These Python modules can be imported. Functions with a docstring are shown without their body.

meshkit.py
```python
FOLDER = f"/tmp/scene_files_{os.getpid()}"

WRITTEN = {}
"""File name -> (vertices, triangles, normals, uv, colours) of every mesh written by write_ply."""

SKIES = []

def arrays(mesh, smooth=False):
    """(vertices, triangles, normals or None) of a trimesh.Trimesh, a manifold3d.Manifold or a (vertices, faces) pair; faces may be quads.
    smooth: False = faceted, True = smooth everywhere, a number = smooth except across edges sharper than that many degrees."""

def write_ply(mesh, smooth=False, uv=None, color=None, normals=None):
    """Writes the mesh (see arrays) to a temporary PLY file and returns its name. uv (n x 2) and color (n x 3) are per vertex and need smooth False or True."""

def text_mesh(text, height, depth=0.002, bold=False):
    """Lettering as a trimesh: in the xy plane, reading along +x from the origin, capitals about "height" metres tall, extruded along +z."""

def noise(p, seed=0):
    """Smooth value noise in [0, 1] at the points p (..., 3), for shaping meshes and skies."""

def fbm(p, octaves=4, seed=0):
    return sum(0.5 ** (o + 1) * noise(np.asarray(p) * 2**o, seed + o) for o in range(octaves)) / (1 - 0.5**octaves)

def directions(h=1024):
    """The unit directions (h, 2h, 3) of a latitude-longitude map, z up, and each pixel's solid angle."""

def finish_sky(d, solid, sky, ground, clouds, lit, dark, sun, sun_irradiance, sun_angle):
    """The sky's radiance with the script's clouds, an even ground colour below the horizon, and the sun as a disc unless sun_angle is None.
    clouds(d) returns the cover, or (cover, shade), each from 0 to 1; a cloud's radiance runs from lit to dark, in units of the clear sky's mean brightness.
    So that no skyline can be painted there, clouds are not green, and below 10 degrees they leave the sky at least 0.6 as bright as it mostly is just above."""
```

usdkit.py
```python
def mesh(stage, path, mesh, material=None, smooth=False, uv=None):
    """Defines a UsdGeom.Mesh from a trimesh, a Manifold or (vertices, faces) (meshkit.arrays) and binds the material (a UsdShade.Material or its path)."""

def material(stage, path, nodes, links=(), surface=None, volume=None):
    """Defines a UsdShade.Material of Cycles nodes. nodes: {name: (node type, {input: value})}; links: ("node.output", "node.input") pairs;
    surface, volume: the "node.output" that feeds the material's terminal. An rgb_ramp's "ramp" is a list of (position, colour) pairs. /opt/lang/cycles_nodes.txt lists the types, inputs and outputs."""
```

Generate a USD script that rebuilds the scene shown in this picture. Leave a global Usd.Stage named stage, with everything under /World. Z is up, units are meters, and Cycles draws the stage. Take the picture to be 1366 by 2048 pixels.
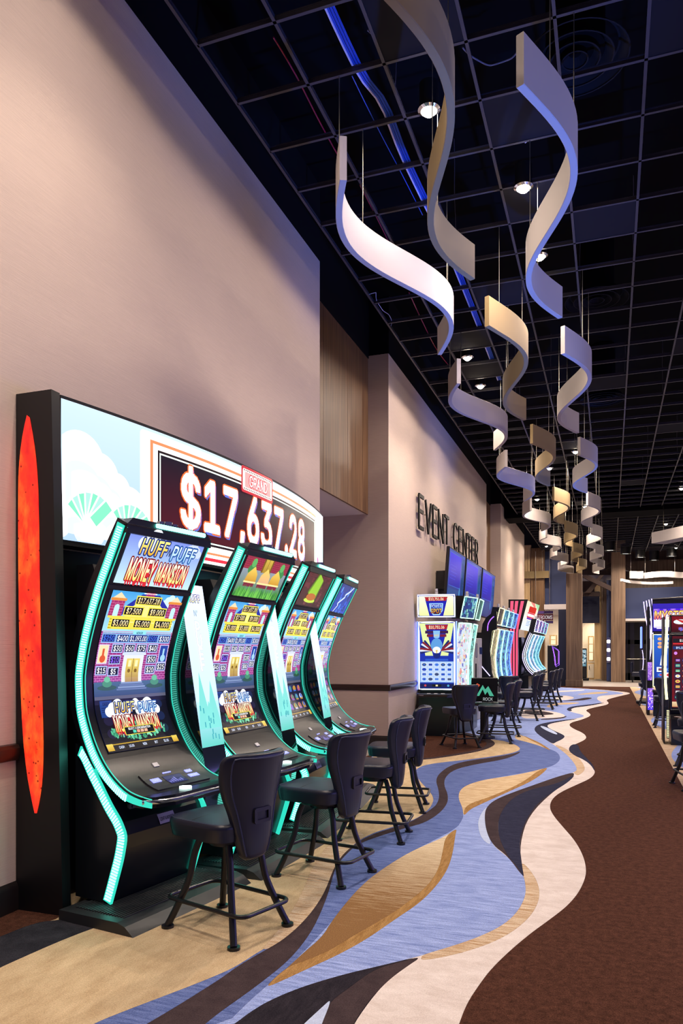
import math, random
import numpy as np
import trimesh
from shapely.geometry import Polygon, Point, LineString, box as sbox
from shapely.ops import unary_union
from shapely import affinity
from scipy.interpolate import PchipInterpolator
from pxr import Usd, UsdGeom, UsdLux, UsdShade, Gf, Sdf, Vt
import usdkit, meshkit

rng = np.random.default_rng(7)
random.seed(7)
stage = Usd.Stage.CreateInMemory()
UsdGeom.SetStageUpAxis(stage, 'Z')
UsdGeom.SetStageMetersPerUnit(stage, 1.0)
UsdGeom.Xform.Define(stage, '/World')
UsdGeom.Scope.Define(stage, '/World/Looks')
V3 = np.array

# ------------------------------------------------------------------ camera (shift lens, level)
F, TH, HY, EYE = 1500.0, 0.344, 1300.0, 1.5
cam = UsdGeom.Camera.Define(stage, '/World/camera')
AP = 24.0
cam.CreateHorizontalApertureAttr(AP)
cam.CreateVerticalApertureAttr(AP * 2048 / 1366)
cam.CreateFocalLengthAttr(AP * F / 1366)
cam.CreateVerticalApertureOffsetAttr((HY - 1024) / 1366 * AP)
cam.CreateClippingRangeAttr(Gf.Vec2f(0.05, 200))
cs, sn = math.cos(TH), math.sin(TH)
cam.AddTransformOp().Set(Gf.Matrix4d(cs, sn, 0, 0, 0, 0, 1, 0, sn, -cs, 0, 0, 0, 0, EYE, 1))
cam.CreateExposureAttr(0.15)

# ------------------------------------------------------------------ light
dome = UsdLux.DomeLight.Define(stage, '/World/ambient')
dome.CreateIntensityAttr(0.05)
dome.CreateColorAttr(Gf.Vec3f(0.48, 0.40, 1.0))


def area(name, loc, size, rot, color, power):
    l = UsdLux.RectLight.Define(stage, '/World/' + name)
    l.CreateWidthAttr(size[0]); l.CreateHeightAttr(size[1])
    l.CreateColorAttr(Gf.Vec3f(*color)); l.CreateIntensityAttr(power)
    l.AddTranslateOp().Set(Gf.Vec3d(*loc)); l.AddRotateXYZOp().Set(Gf.Vec3f(*rot))
    return l


# lit button decks and screens of the slot banks across the aisle, to the right of the picture
area('screen_glow', (5.5, 9.0, 0.95), (1.3, 14.0), (0, 90, 0), (0.34, 0.28, 1.0), 3.6)


def accent(name, loc, aim, color, power, cone):
    """A blue accent spot at the foot of the slot bank to the right, trained up on the ribbon panels."""
    s = UsdLux.SphereLight.Define(stage, '/World/' + name)
    s.CreateRadiusAttr(0.08); s.CreateColorAttr(Gf.Vec3f(*color)); s.CreateIntensityAttr(power)
    sh = UsdLux.ShapingAPI.Apply(s.GetPrim()); sh.CreateShapingConeAngleAttr(cone); sh.CreateShapingConeSoftnessAttr(0.8)
    b = V3(loc) - V3(aim); b = b / np.linalg.norm(b); r = np.cross([0, 1, 0], b); r /= np.linalg.norm(r); u = np.cross(b, r)
    s.AddTransformOp().Set(Gf.Matrix4d(*r, 0, *u, 0, *b, 0, *map(float, loc), 1))


for i, (lo, ai) in enumerate([((0.75, 4.6, 0.4), (-0.7, 5.2, 4.75)), ((0.90, 7.4, 0.4), (-0.8, 7.8, 4.75)), ((1.15, 10.5, 0.4), (-0.8, 10.8, 4.75)), ((1.6, 15.0, 0.4), (-0.8, 15.0, 4.75))]):
    accent(f'accent_spot_{i}', lo, ai, (0.05, 0.20, 1.0), 5200.0 if i < 3 else 4200.0, 22.0)
CAN_POWER, CAN_COLOR = 410.0, (1.0, 0.82, 0.68)
BEAM_POWER = 2150.0

# ------------------------------------------------------------------ pixels of the photograph to points of the room


def ray(px, py):
    l = (px - 683) / F
    return V3([-sn + l * cs, cs + l * sn, (HY - py) / F])


def atX(px, py, X):
    r = ray(px, py); return V3([0, 0, EYE]) + r * (X / r[0])


def atY(px, py, Y):
    r = ray(px, py); return V3([0, 0, EYE]) + r * (Y / r[1])


def atZ(px, py, Z):
    r = ray(px, py); return V3([0, 0, EYE]) + r * ((Z - EYE) / r[2])


# ------------------------------------------------------------------ materials
def H(h):
    h = h.lstrip('#')
    c = [int(h[i:i + 2], 16) / 255 for i in (0, 2, 4)]
    return tuple(x / 12.92 if x < 0.04045 else ((x + 0.055) / 1.055) ** 2.4 for x in c)


def col(c):
    return H(c) if isinstance(c, str) else tuple(c)


MAT = {}


def mk(name, nodes, links=(), surface='p.BSDF'):
    MAT[name] = usdkit.material(stage, '/World/Looks/' + name, nodes, links, surface=surface)
    return MAT[name]


def plain(name, c, rough=0.5, metal=0.0, **kw):
    return mk(name, {'p': ('principled_bsdf', {'base_color': col(c), 'roughness': rough, 'metallic': metal, **kw})})


def glow(name, c, s):
    return mk(name, {'p': ('principled_bsdf', {'base_color': (0.02, 0.02, 0.02), 'roughness': 0.3, 'emission_color': col(c), 'emission_strength': s})})


def carpet(name, a, b, sc=(3, 40, 1), amt=(0.35, 0.65), fine=0.25, ramp_y=None, third=None):
    """Tufted carpet: streaks between two yarn colours, speckled tufts."""
    n = {'g': ('geometry', {}),
         'm': ('mapping', {'scale': sc}), 'n': ('noise_texture', {'scale': 1.0, 'detail': 7.0, 'roughness': 0.72, 'distortion': 0.25}),
         'r': ('rgb_ramp', {'ramp': [(amt[0], col(a)), (amt[1], col(b))]}),
         'f': ('noise_texture', {'scale': 150.0, 'detail': 3.0, 'roughness': 0.8}),
         'fr': ('map_range', {'from_min': 0.3, 'from_max': 0.7, 'to_min': 1 - 1.5 * fine, 'to_max': 1 + 1.5 * fine}),
         'x': ('vector_math', {'math_type': 'scale'}),
         'b': ('bump', {'strength': 0.25, 'distance': 0.004}),
         'p': ('principled_bsdf', {'roughness': 0.95, 'specular_ior_level': 0.05})}
    L = [('g.position', 'm.vector'), ('m.vector', 'n.vector'), ('g.position', 'f.vector'), ('f.fac', 'fr.value'),
         ('r.color', 'x.vector1'), ('fr.result', 'x.scale'), ('x.vector', 'p.base_color'), ('f.fac', 'b.height'), ('b.normal', 'p.normal')]
    if ramp_y:   # dyed from pale to dark along the leaf
        n['s'] = ('separate_xyz', {})
        n['y'] = ('map_range', {'from_min': ramp_y[0], 'from_max': ramp_y[1], 'to_min': -0.35, 'to_max': 0.35})
        n['a'] = ('math', {'math_type': 'add'})
        n['q'] = ('math', {'math_type': 'multiply_add', 'value2': 0.9, 'value3': 0.05})
        L += [('g.position', 's.vector'), ('s.y', 'y.value'), ('y.result', 'a.value1'), ('n.fac', 'q.value1'), ('q.value', 'a.value2'), ('a.value', 'r.fac')]
    else:
        L += [('n.fac', 'r.fac')]
    return mk(name, n, L)


def wallcover(name, c, sc, amt=0.06):
    c = V3(col(c))
    return mk(name, {'g': ('geometry', {}), 'm': ('mapping', {'scale': sc}), 'n': ('noise_texture', {'scale': 1.0, 'detail': 4.0, 'roughness': 0.7}),
                     'r': ('rgb_ramp', {'ramp': [(0.3, tuple(c * (1 - amt))), (0.7, tuple(np.minimum(c * (1 + amt), 1)))]}),
                     'b': ('bump', {'strength': 0.25, 'distance': 0.003}),
                     'p': ('principled_bsdf', {'roughness': 0.7, 'specular_ior_level': 0.2})},
              [('g.position', 'm.vector'), ('m.vector', 'n.vector'), ('n.fac', 'r.fac'), ('r.color', 'p.base_color'), ('n.fac', 'b.height'), ('b.normal', 'p.normal')])


def wood(name, a, b, c, sc=(26, 26, 0.7)):
    return mk(name, {'g': ('geometry', {}), 'm': ('mapping', {'scale': sc}), 'n': ('noise_texture', {'scale': 1.0, 'detail': 6.0, 'roughness': 0.6, 'distortion': 0.6}),
                     'r': ('rgb_ramp', {'ramp': [(0.25, col(a)), (0.5, col(b)), (0.75, col(c))]}),
                     'p': ('principled_bsdf', {'roughness': 0.45, 'specular_ior_level': 0.3})},
              [('g.position', 'm.vector'), ('m.vector', 'n.vector'), ('n.fac', 'r.fac'), ('r.color', 'p.base_color')])


def printmat(name, strength):
    """A lit screen: its picture is the colours of its layered shapes."""
    return mk(name, {'a': ('attribute', {'attribute': 'col'}),
                     'p': ('principled_bsdf', {'base_color': (0.01, 0.01, 0.012), 'roughness': 0.25, 'emission_strength': strength})},
              [('a.color', 'p.emission_color')])


mk('print_flat', {'a': ('attribute', {'attribute': 'col'}), 'p': ('principled_bsdf', {'roughness': 0.4})}, [('a.color', 'p.base_color')])
printmat('screen', 1.1); printmat('screen_dim', 0.8); printmat('screen_sign', 1.25); printmat('screen_far', 0.95)

vinyl = wallcover('vinyl_wall', '#cbb9ab', (30, 5, 190))
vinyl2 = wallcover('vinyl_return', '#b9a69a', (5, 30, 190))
plain('black_paint', '#040408', 0.9, specular_ior_level=0.2)
plain('ceiling_black', '#030306', 0.95, specular_ior_level=0.1)
plain('tee_black', '#2c2a34', 0.45)
plain('tile_black', '#0e0e15', 0.85, specular_ior_level=0.2)
plain('dark_base', '#1b1413', 0.45)
plain('rail_brown', '#2b1a16', 0.3)
wood('wood_panel', '#4e3928', '#73563b', '#927350')
wood('wood_dark', '#55443a', '#78624f', '#937a64', (16, 16, 0.5))
wood('wood_light', '#b08f62', '#cfae7c', '#e2c694', (16, 16, 0.5))
plain('navy_panel', '#26345f', 0.6)
plain('navy_dark', '#121a3a', 0.6)
plain('soffit_white', '#d8d0cc', 0.6)
plain('cream_wall', '#efe3cf', 0.6)
plain('far_tile', '#9a928c', 0.4)
plain('beam_brown', '#3a2620', 0.6)
plain('glass_dark', '#3c3a44', 0.2)
plain('frame_black', '#07070c', 0.45)
plain('felt_white', '#a39b97', 0.95)
plain('felt_tan', '#85724f', 0.95)
plain('steel', '#b9b4a6', 0.35, 1.0)
plain('chrome', '#c9ccd2', 0.12, 1.0)
plain('cabinet_black', '#0d0f16', 0.35)
plain('cabinet_gloss', '#14181e', 0.22)
plain('fin_gloss', '#0c1618', 0.07, specular_ior_level=0.9)
plain('deck_grey', '#18171c', 0.35)
plain('panel_grey', '#242328', 0.4)
plain('mat_rubber', '#222429', 0.5)
plain('vinyl_seat', '#0c1228', 0.38, specular_ior_level=0.5)
plain('chair_black', '#0c0e14', 0.38)
plain('piping', '#2c3350', 0.4)
plain('cable_blue', '#1846b0', 0.5)
plain('cable_white', '#b9b4d4', 0.4)
plain('cable_red', '#8a1038', 0.4)
plain('letter_black', '#030304', 0.55, specular_ior_level=0.3)
plain('white_plastic', '#c4c4c8', 0.5)
plain('lamp_black', '#08080b', 0.5)
glow('bulb', (1.0, 0.86, 0.62), 60.0)
glow('bulb_small', (1.0, 0.9, 0.75), 9.0)
glow('led_teal', (0.03, 0.75, 0.56), 0.95)
glow('led_teal_chip', (0.16, 1.0, 0.78), 4.5)
glow('led_blue', (0.06, 0.10, 1.0), 5.0)
glow('led_white', (0.72, 0.78, 1.0), 2.4)
glow('led_violet', (0.30, 0.10, 1.0), 2.2)
glow('led_lilac', (0.62, 0.50, 1.0), 1.8)
glow('led_yellow', (1.0, 0.92, 0.45), 1.6)
glow('led_green', (0.55, 1.0, 0.75), 1.3)
glow('led_aqua', (0.35, 0.85, 1.0), 1.3)
glow('led_pink', (1.0, 0.10, 0.22), 0.95)
glow('led_icon', (0.22, 0.24, 1.0), 2.0)
glow('button_white', (0.72, 1.0, 0.93), 2.2)
glow('case_light', (1.0, 0.80, 0.52), 1.1)
glow('sconce_light', (1.0, 0.93, 0.85), 7.0)
glow('downlight_far', (1.0, 0.9, 0.72), 3.5)
mk('resin_red', {'g': ('geometry', {}), 'm': ('mapping', {'scale': (7, 7, 3)}), 'n': ('noise_texture', {'scale': 1.6, 'detail': 5.0, 'roughness': 0.6}),
                 'r': ('rgb_ramp', {'ramp': [(0.3, (0.72, 0.008, 0.012)), (0.5, (0.95, 0.04, 0.012)), (0.72, (1.0, 0.17, 0.02))]}),
                 'v': ('voronoi_texture', {'scale': 22.0}), 's': ('rgb_ramp', {'ramp': [(0.10, (0.25, 0.12, 0.10)), (0.16, (1, 1, 1))]}),
                 'x': ('mix_color', {'blend_type': 'multiply', 'fac': 1.0}),
                 'p': ('principled_bsdf', {'base_color': (0.2, 0.01, 0.01), 'roughness': 0.15, 'emission_strength': 0.95})},
   [('g.position', 'm.vector'), ('m.vector', 'n.vector'), ('n.fac', 'r.fac'), ('g.position', 'v.vector'), ('v.distance', 's.fac'), ('r.color', 'x.a'), ('s.color', 'x.b'), ('x.result', 'p.emission_color')])

# ------------------------------------------------------------------ prims
used = {}


def numbered(parent, name):
    k = used.get((parent, name), 0)
    used[(parent, name)] = k + 1
    return f'{parent}/{name}' + (f'_{k:03d}' if k else '')


def tag(p, label=None, cat=None, group=None, kind=None):
    for k, v in (('label', label), ('category', cat), ('group', group), ('kind', kind)):
        if v:
            p.SetCustomDataByKey(k, v)
    return p


def thing(name, label=None, cat=None, loc=(0, 0, 0), rz=0.0, group=None, kind=None):
    x = UsdGeom.Xform.Define(stage, numbered('/World', name))
    x.AddTranslateOp().Set(Gf.Vec3d(*map(float, loc))); x.AddRotateZOp().Set(float(math.degrees(rz)))
    return tag(x.GetPrim(), label, cat, group, kind)


def obj(name, mesh, mat, parent=None, smooth=30, colors=None, label=None, kind=None):
    path = numbered(str(parent.GetPath()) if parent else '/World', name)
    if isinstance(mesh, list):
        mesh = trimesh.util.concatenate(mesh)
    if colors is not None:
        smooth = False
    m = usdkit.mesh(stage, path, mesh, MAT[mat] if isinstance(mat, str) else mat, smooth=smooth)
    if colors is not None:
        UsdGeom.PrimvarsAPI(m).CreatePrimvar('col', Sdf.ValueTypeNames.Color3fArray, 'vertex').Set(Vt.Vec3fArray.FromNumpy(np.asarray(colors, np.float32)))
    return tag(m.GetPrim(), label, kind=kind)


def dup(src, loc, rz, label, group=None):
    was = src.GetCustomData()
    r = thing(src.GetName().rstrip('0123456789').rstrip('_'), label, was.get('category'), loc, rz, group or was.get('group'))
    r.GetReferences().AddInternalReference(src.GetPath()); r.SetInstanceable(True)
    return r


# ------------------------------------------------------------------ shapes
def bx(x0, x1, y0, y1, z0, z1):
    m = trimesh.creation.box([abs(x1 - x0), abs(y1 - y0), abs(z1 - z0)])
    m.apply_translation([(x0 + x1) / 2, (y0 + y1) / 2, (z0 + z1) / 2]); return m


def rbox(x0, x1, y0, y1, z0, z1, r=0.01, n=2):
    """A box with rounded edges."""
    import manifold3d as m3
    s = m3.Manifold.sphere(r, 4 * n)
    pts = [s.translate([x, y, z]) for x in (x0 + r, x1 - r) for y in (y0 + r, y1 - r) for z in (z0 + r, z1 - r)]
    h = m3.Manifold.batch_hull(pts).to_mesh()
    return trimesh.Trimesh(h.vert_properties[:, :3], h.tri_verts, process=False)


def cyl(r, p, q, n=16):
    return trimesh.creation.cylinder(radius=r, segment=[p, q], sections=n)


def tube(pts, r, n=8, closed=False):
    p = np.asarray(pts, float)
    if closed:
        p = np.vstack([p, p[:1]])
    t = np.gradient(p, axis=0)
    if closed:
        t[0] = t[-1] = p[1] - p[-2]
    t /= np.linalg.norm(t, axis=1, keepdims=True) + 1e-12
    a = np.cross(t, [0, 0, 1.0]); bad = np.linalg.norm(a, axis=1) < 1e-3
    a[bad] = np.cross(t[bad], [1.0, 0, 0])
    for i in range(1, len(a)):
        if np.dot(a[i], a[i - 1]) < 0:
            a[i] = -a[i]
    a /= np.linalg.norm(a, axis=1, keepdims=True); b = np.cross(t, a)
    ang = np.arange(n) * 2 * np.pi / n
    rr = np.broadcast_to(r, (len(p),))
    v = (p[:, None] + rr[:, None, None] * (np.cos(ang)[None, :, None] * a[:, None] + np.sin(ang)[None, :, None] * b[:, None])).reshape(-1, 3)
    i, j = np.meshgrid(np.arange(len(p) - 1), np.arange(n), indexing='ij')
    q = np.stack([i * n + j, i * n + (j + 1) % n, (i + 1) * n + (j + 1) % n, (i + 1) * n + j], -1).reshape(-1, 4)
    f = [np.vstack([q[:, [0, 2, 1]], q[:, [0, 3, 2]]])]
    if not closed:
        c0, c1 = len(v), len(v) + 1; v = np.vstack([v, p[0], p[-1]]); m = (len(p) - 1) * n
        f.append([[c0, k, (k + 1) % n] for k in range(n)] + [])
        f.append([[c1, m + (k + 1) % n, m + k] for k in range(n)])
    return trimesh.Trimesh(v, np.vstack(f), process=False)


def smooth_path(pts, n=24):
    p = np.asarray(pts, float); d = np.r_[0, np.cumsum(np.linalg.norm(np.diff(p, axis=0), axis=1))]
    return PchipInterpolator(d, p)(np.linspace(0, d[-1], n))


def prism(poly2, ax, a0, a1):
    """Extrudes a 2-D polygon along an axis. ax 'x': polygon in (y, z); 'y': (x, z); 'z': (x, y)."""
    P = poly2 if isinstance(poly2, Polygon) else Polygon(poly2)
    m = trimesh.creation.extrude_polygon(P, a1 - a0, engine='earcut')
    v = m.vertices.copy(); h = v[:, 2] + a0
    new = {'x': np.c_[h, v[:, 0], v[:, 1]], 'y': np.c_[v[:, 0], h, v[:, 1]], 'z': np.c_[v[:, 0], v[:, 1], h]}[ax]
    f = m.faces[:, ::-1] if ax == 'y' else m.faces
    return trimesh.Trimesh(new, f, process=False)


def grid(P, cu=False, cv=False, flip=False):
    """Quads over an array (n, m, 3)."""
    n, m = P.shape[:2]; i, j = np.meshgrid(np.arange(n - (not cu)), np.arange(m - (not cv)), indexing='ij')
    a, b = (i + 1) % n, (j + 1) % m
    q = np.stack([i * m + j, a * m + j, a * m + b, i * m + b], -1).reshape(-1, 4)
    if flip:
        q = q[:, ::-1]
    return trimesh.Trimesh(P.reshape(-1, 3), np.vstack([q[:, [0, 1, 2]], q[:, [0, 2, 3]]]), process=False)


def loft(secs):
    """Closed sections (n, k, 3) joined, both ends capped with fans."""
    S = np.asarray(secs, float); n, k = S.shape[:2]
    m = grid(S, cv=True)
    v = np.vstack([m.vertices, S[0].mean(0), S[-1].mean(0)])
    c0, c1 = n * k, n * k + 1
    f = [m.faces, [[c0, j, (j + 1) % k] for j in range(k)], [[c1, (n - 1) * k + (j + 1) % k, (n - 1) * k + j] for j in range(k)]]
    t = trimesh.Trimesh(v, np.vstack(f), process=False)
    if t.volume < 0:
        t.invert()
    return t


_txt = {}


def glyphs(s, bold=True):
    """Lettering as flat triangles, capitals 1 high, from x = 0."""
    if (s, bold) not in _txt:
        m = meshkit.text_mesh(s, 1.0, 0.1, bold)
        keep = m.face_normals[:, 2] > 0.5
        t = m.vertices[m.faces[keep]][:, :, :2]
        t[:, :, 0] -= t[:, :, 0].min(); _txt[(s, bold)] = t
    return _txt[(s, bold)]


class Art:
    """A flat print of coloured shapes in layers. Colours: '#rrggbb', or (bottom, top) to blend up the shape."""

    def __init__(self):
        self.t, self.c, self.k = [], [], []

    def tris(self, t, c, layer):
        t = np.asarray(t, float)
        if isinstance(c, tuple) and isinstance(c[0], str):
            y = t[:, :, 1]; w = ((y - y.min()) / max(np.ptp(y), 1e-9))[..., None]
            cc = V3(col(c[0])) * (1 - w) + V3(col(c[1])) * w
        else:
            cc = np.broadcast_to(V3(col(c)), t.shape[:2] + (3,))
        self.t.append(t); self.c.append(cc); self.k.append(np.full(len(t), layer))

    def rect(self, x0, y0, x1, y1, c, layer=0, step=0.03):
        n = max(1, int(math.ceil((y1 - y0) / step))); m = max(1, int(math.ceil((x1 - x0) / 0.12)))
        ys, xs = np.linspace(y0, y1, n + 1), np.linspace(x0, x1, m + 1)
        T = []
        for i in range(n):
            for j in range(m):
                a, b, d, e = (xs[j], ys[i]), (xs[j + 1], ys[i]), (xs[j + 1], ys[i + 1]), (xs[j], ys[i + 1])
                T += [[a, b, d], [a, d, e]]
        self.tris(T, c, layer)

    def frame(self, x0, y0, x1, y1, w, c, layer):
        for r in ((x0, y0, x1, y0 + w), (x0, y1 - w, x1, y1), (x0, y0, x0 + w, y1), (x1 - w, y0, x1, y1)):
            self.rect(*r, c, layer)

    def poly(self, P, c, layer, size=0.05):
        P = P if hasattr(P, 'geom_type') else Polygon(P)
        for g in getattr(P, 'geoms', [P]):
            if g.is_empty or g.geom_type != 'Polygon':
                continue
            v, f = trimesh.creation.triangulate_polygon(g, engine='earcut')
            v = np.c_[v, np.zeros(len(v))]
            if size:
                v, f = trimesh.remesh.subdivide_to_size(v, f, size, max_iter=8)
            self.tris(v[f][:, :, :2], c, layer)

    def circle(self, x, y, r, c, layer, ry=None):
        self.poly(affinity.scale(Point(x, y).buffer(1, 6), r, ry or r), c, layer)

    def text(self, s, cx, cy, h, c, layer, maxw=None, bold=True, slant=0.0, sx=0.8, outline=None, ow=0.08, shadow=None, fat=0.0):
        t = glyphs(s, bold).copy(); w = t[:, :, 0].max()
        k = h * sx if not maxw else min(h * sx, maxw / w)
        if maxw and k < h * 0.35:
            k = h * 0.35
        t[:, :, 0] = (t[:, :, 0] - w / 2) * k; t[:, :, 1] = (t[:, :, 1] - 0.5) * h
        t[:, :, 0] += slant * t[:, :, 1]; t += [cx, cy]
        if outline:
            for a in range(8):
                o = V3([math.cos(a * math.pi / 4), math.sin(a * math.pi / 4)]) * ow * h
                self.tris(t + o, outline, layer)
            layer += 1
        if shadow:
            for a in (0.33, 0.66, 1.0):
                self.tris(t + V3(shadow[1]) * h * a, shadow[0], layer - 1 if outline else layer)
            layer += 0 if outline else 1
        for a in range(8 if fat else 0):
            self.tris(t + V3([math.cos(a * math.pi / 4), math.sin(a * math.pi / 4)]) * fat * h, c, layer)
        self.tris(t, c, layer)

    def build(self, fn, gap=0.0006):
        t, c, k = np.concatenate(self.t), np.concatenate(self.c), np.concatenate(self.k)
        e = (t[:, 1] - t[:, 0])[:, 0] * (t[:, 2] - t[:, 0])[:, 1] - (t[:, 1] - t[:, 0])[:, 1] * (t[:, 2] - t[:, 0])[:, 0]
        t[e < 0] = t[e < 0][:, ::-1]; c = c.copy(); c[e < 0] = c[e < 0][:, ::-1]
        v = fn(t[:, :, 0].ravel(), t[:, :, 1].ravel(), np.repeat(k, 3) * gap)
        return trimesh.Trimesh(v, np.arange(len(v)).reshape(-1, 3), process=False), c.reshape(-1, 3)


def put(name, art, fn, mat, parent, label=None, gap=0.0006):
    m, c = art.build(fn, gap)
    return obj(name, m, mat, parent, colors=c, label=label)


def plane(O, U, W, N=None):
    """Maps a print onto the plane at O with axes U (right) and W (up)."""
    O, U, W = V3(O, float), V3(U, float), V3(W, float)
    N = np.cross(U, W); N = N / np.linalg.norm(N)
    return lambda x, y, o: O + np.outer(x, U) + np.outer(y, W) + np.outer(o, N)

# ================================================================== FLOOR
carpet('carpet_brown', '#3a241c', '#55362b', (25, 25, 1), fine=0.40)
carpet('carpet_white', '#c9bdb8', '#ded5d2', (5, 9, 1), fine=0.10)
carpet('carpet_cream', '#b09877', '#cdb896', (10, 4, 1), amt=(0.3, 0.7), fine=0.17)
carpet('carpet_blue', '#6d80bb', '#a2b3e4', (5, 45, 1), fine=0.22)
carpet('carpet_denim', '#43548a', '#7080b6', (5, 45, 1), fine=0.25)
carpet('carpet_pale', '#aab8da', '#bccae6', (2, 20, 1), fine=0.12)
carpet('carpet_stripe', '#372d31', '#463a3d', (8, 8, 1), fine=0.22)
carpet('carpet_navy', '#25263a', '#34364c', (10, 30, 1), fine=0.30)
carpet('carpet_black', '#211e26', '#302c34', (30, 8, 1), fine=0.30)
carpet('carpet_tan', '#a17c54', '#d8c8b2', (5, 50, 1), fine=0.2)
carpet('carpet_gold', '#86633a', '#a88455', (40, 6, 1), fine=0.3)
carpet('carpet_leaf1', '#80603f', '#e0d0b2', (5, 45, 1), amt=(0.20, 0.80), fine=0.22, ramp_y=(4.0, 6.6))
carpet('carpet_leaf2', '#9a7446', '#dcc9a8', (5, 40, 1), amt=(0.30, 0.65), fine=0.2)
carpet('carpet_grey', '#25252c', '#34343c', (9, 9, 1), fine=0.25)

plain('tee_light', '#55525e', 0.5)
floor_ = thing('floor', kind='structure')
obj('subfloor', bx(-4.5, 12, -4, 46, -0.2, -0.004), 'far_tile', floor_)


def chaikin(p, n=2):
    p = np.asarray(p)
    for _ in range(n):
        q = np.roll(p, -1, 0); p = np.stack([0.75 * p + 0.25 * q, 0.25 * p + 0.75 * q], 1).reshape(-1, 2)
    return p


def onfloor(px, extra=()):
    w = [tuple(atZ(x, y, 0)[:2]) for x, y in px] + list(extra)
    # keep straight far-away corners sharp: smooth only the traced run
    return Polygon(chaikin(w)).buffer(0)


A_EDGE = [(905, 2090), (917.8, 2048), (934, 2006), (959.7, 1967.4), (982, 1938), (1017.7, 1903), (1059.6, 1867.5), (1098, 1840), (1133.7, 1812.7), (1156, 1787), (1169, 1761), (1173, 1740), (1167.5, 1713), (1150.8, 1682), (1127, 1655), (1107, 1631.5), (1098.6, 1614.7), (1103.7, 1597.9), (1120.5, 1584.4), (1154, 1569), (1181, 1557), (1190.4, 1546), (1188, 1538), (1181, 1524), (1168.5, 1514), (1156, 1508), (1138, 1500.5), (1142, 1491.7), (1156.7, 1485.9), (1171.4, 1478.6), (1172.9, 1472.7), (1165.5, 1465.4), (1148, 1458), (1137.7, 1450.7), (1142, 1444.9), (1164.7, 1439), (1182.3, 1431.4), (1179, 1425.9), (1171.3, 1421.5), (1175.7, 1418.2), (1193.3, 1413.8), (1213, 1410), (1218.5, 1406), (1212, 1400.6), (1219.6, 1397.3), (1241.6, 1391.8), (1259, 1388), (1260.3, 1386), (1250.4, 1383.7), (1230.6, 1382), (1202, 1379)]
B_EDGE = [(400, 2090), (469, 2048), (498.6, 2025), (536.6, 2001.6), (592, 1978), (645, 1960.6), (703.5, 1944.5), (762, 1931), (840, 1912), (856.6, 1906), (905, 1891.7), (953, 1875.5), (1001.6, 1853), (1030.6, 1828.8), (1046.7, 1803), (1052.5, 1780.5), (1048, 1752), (1033.8, 1731), (1009, 1709), (985.8, 1690.5), (972.4, 1661.8), (969, 1631.5), (972.4, 1614.7), (989, 1599.5), (1026, 1584.4), (1070, 1569), (1117, 1552.4), (1152.5, 1544), (1154, 1534), (1137.4, 1512), (1112.8, 1493), (1095, 1481.5), (1074.8, 1468), (1067.4, 1458), (1074.8, 1449.3), (1101, 1443.4), (1139, 1439), (1165.5, 1434.6), (1169, 1430), (1140.6, 1423.7), (1131.8, 1418), (1142.8, 1412.7), (1175.7, 1409.4), (1206.5, 1405), (1197.7, 1401.7), (1193, 1397), (1197.7, 1391.8), (1230.6, 1389), (1248, 1387.5), (1243.8, 1385), (1197.7, 1379)]
LEFT = [(-3.2, 32.5), (-3.2, 0.6)]
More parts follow.
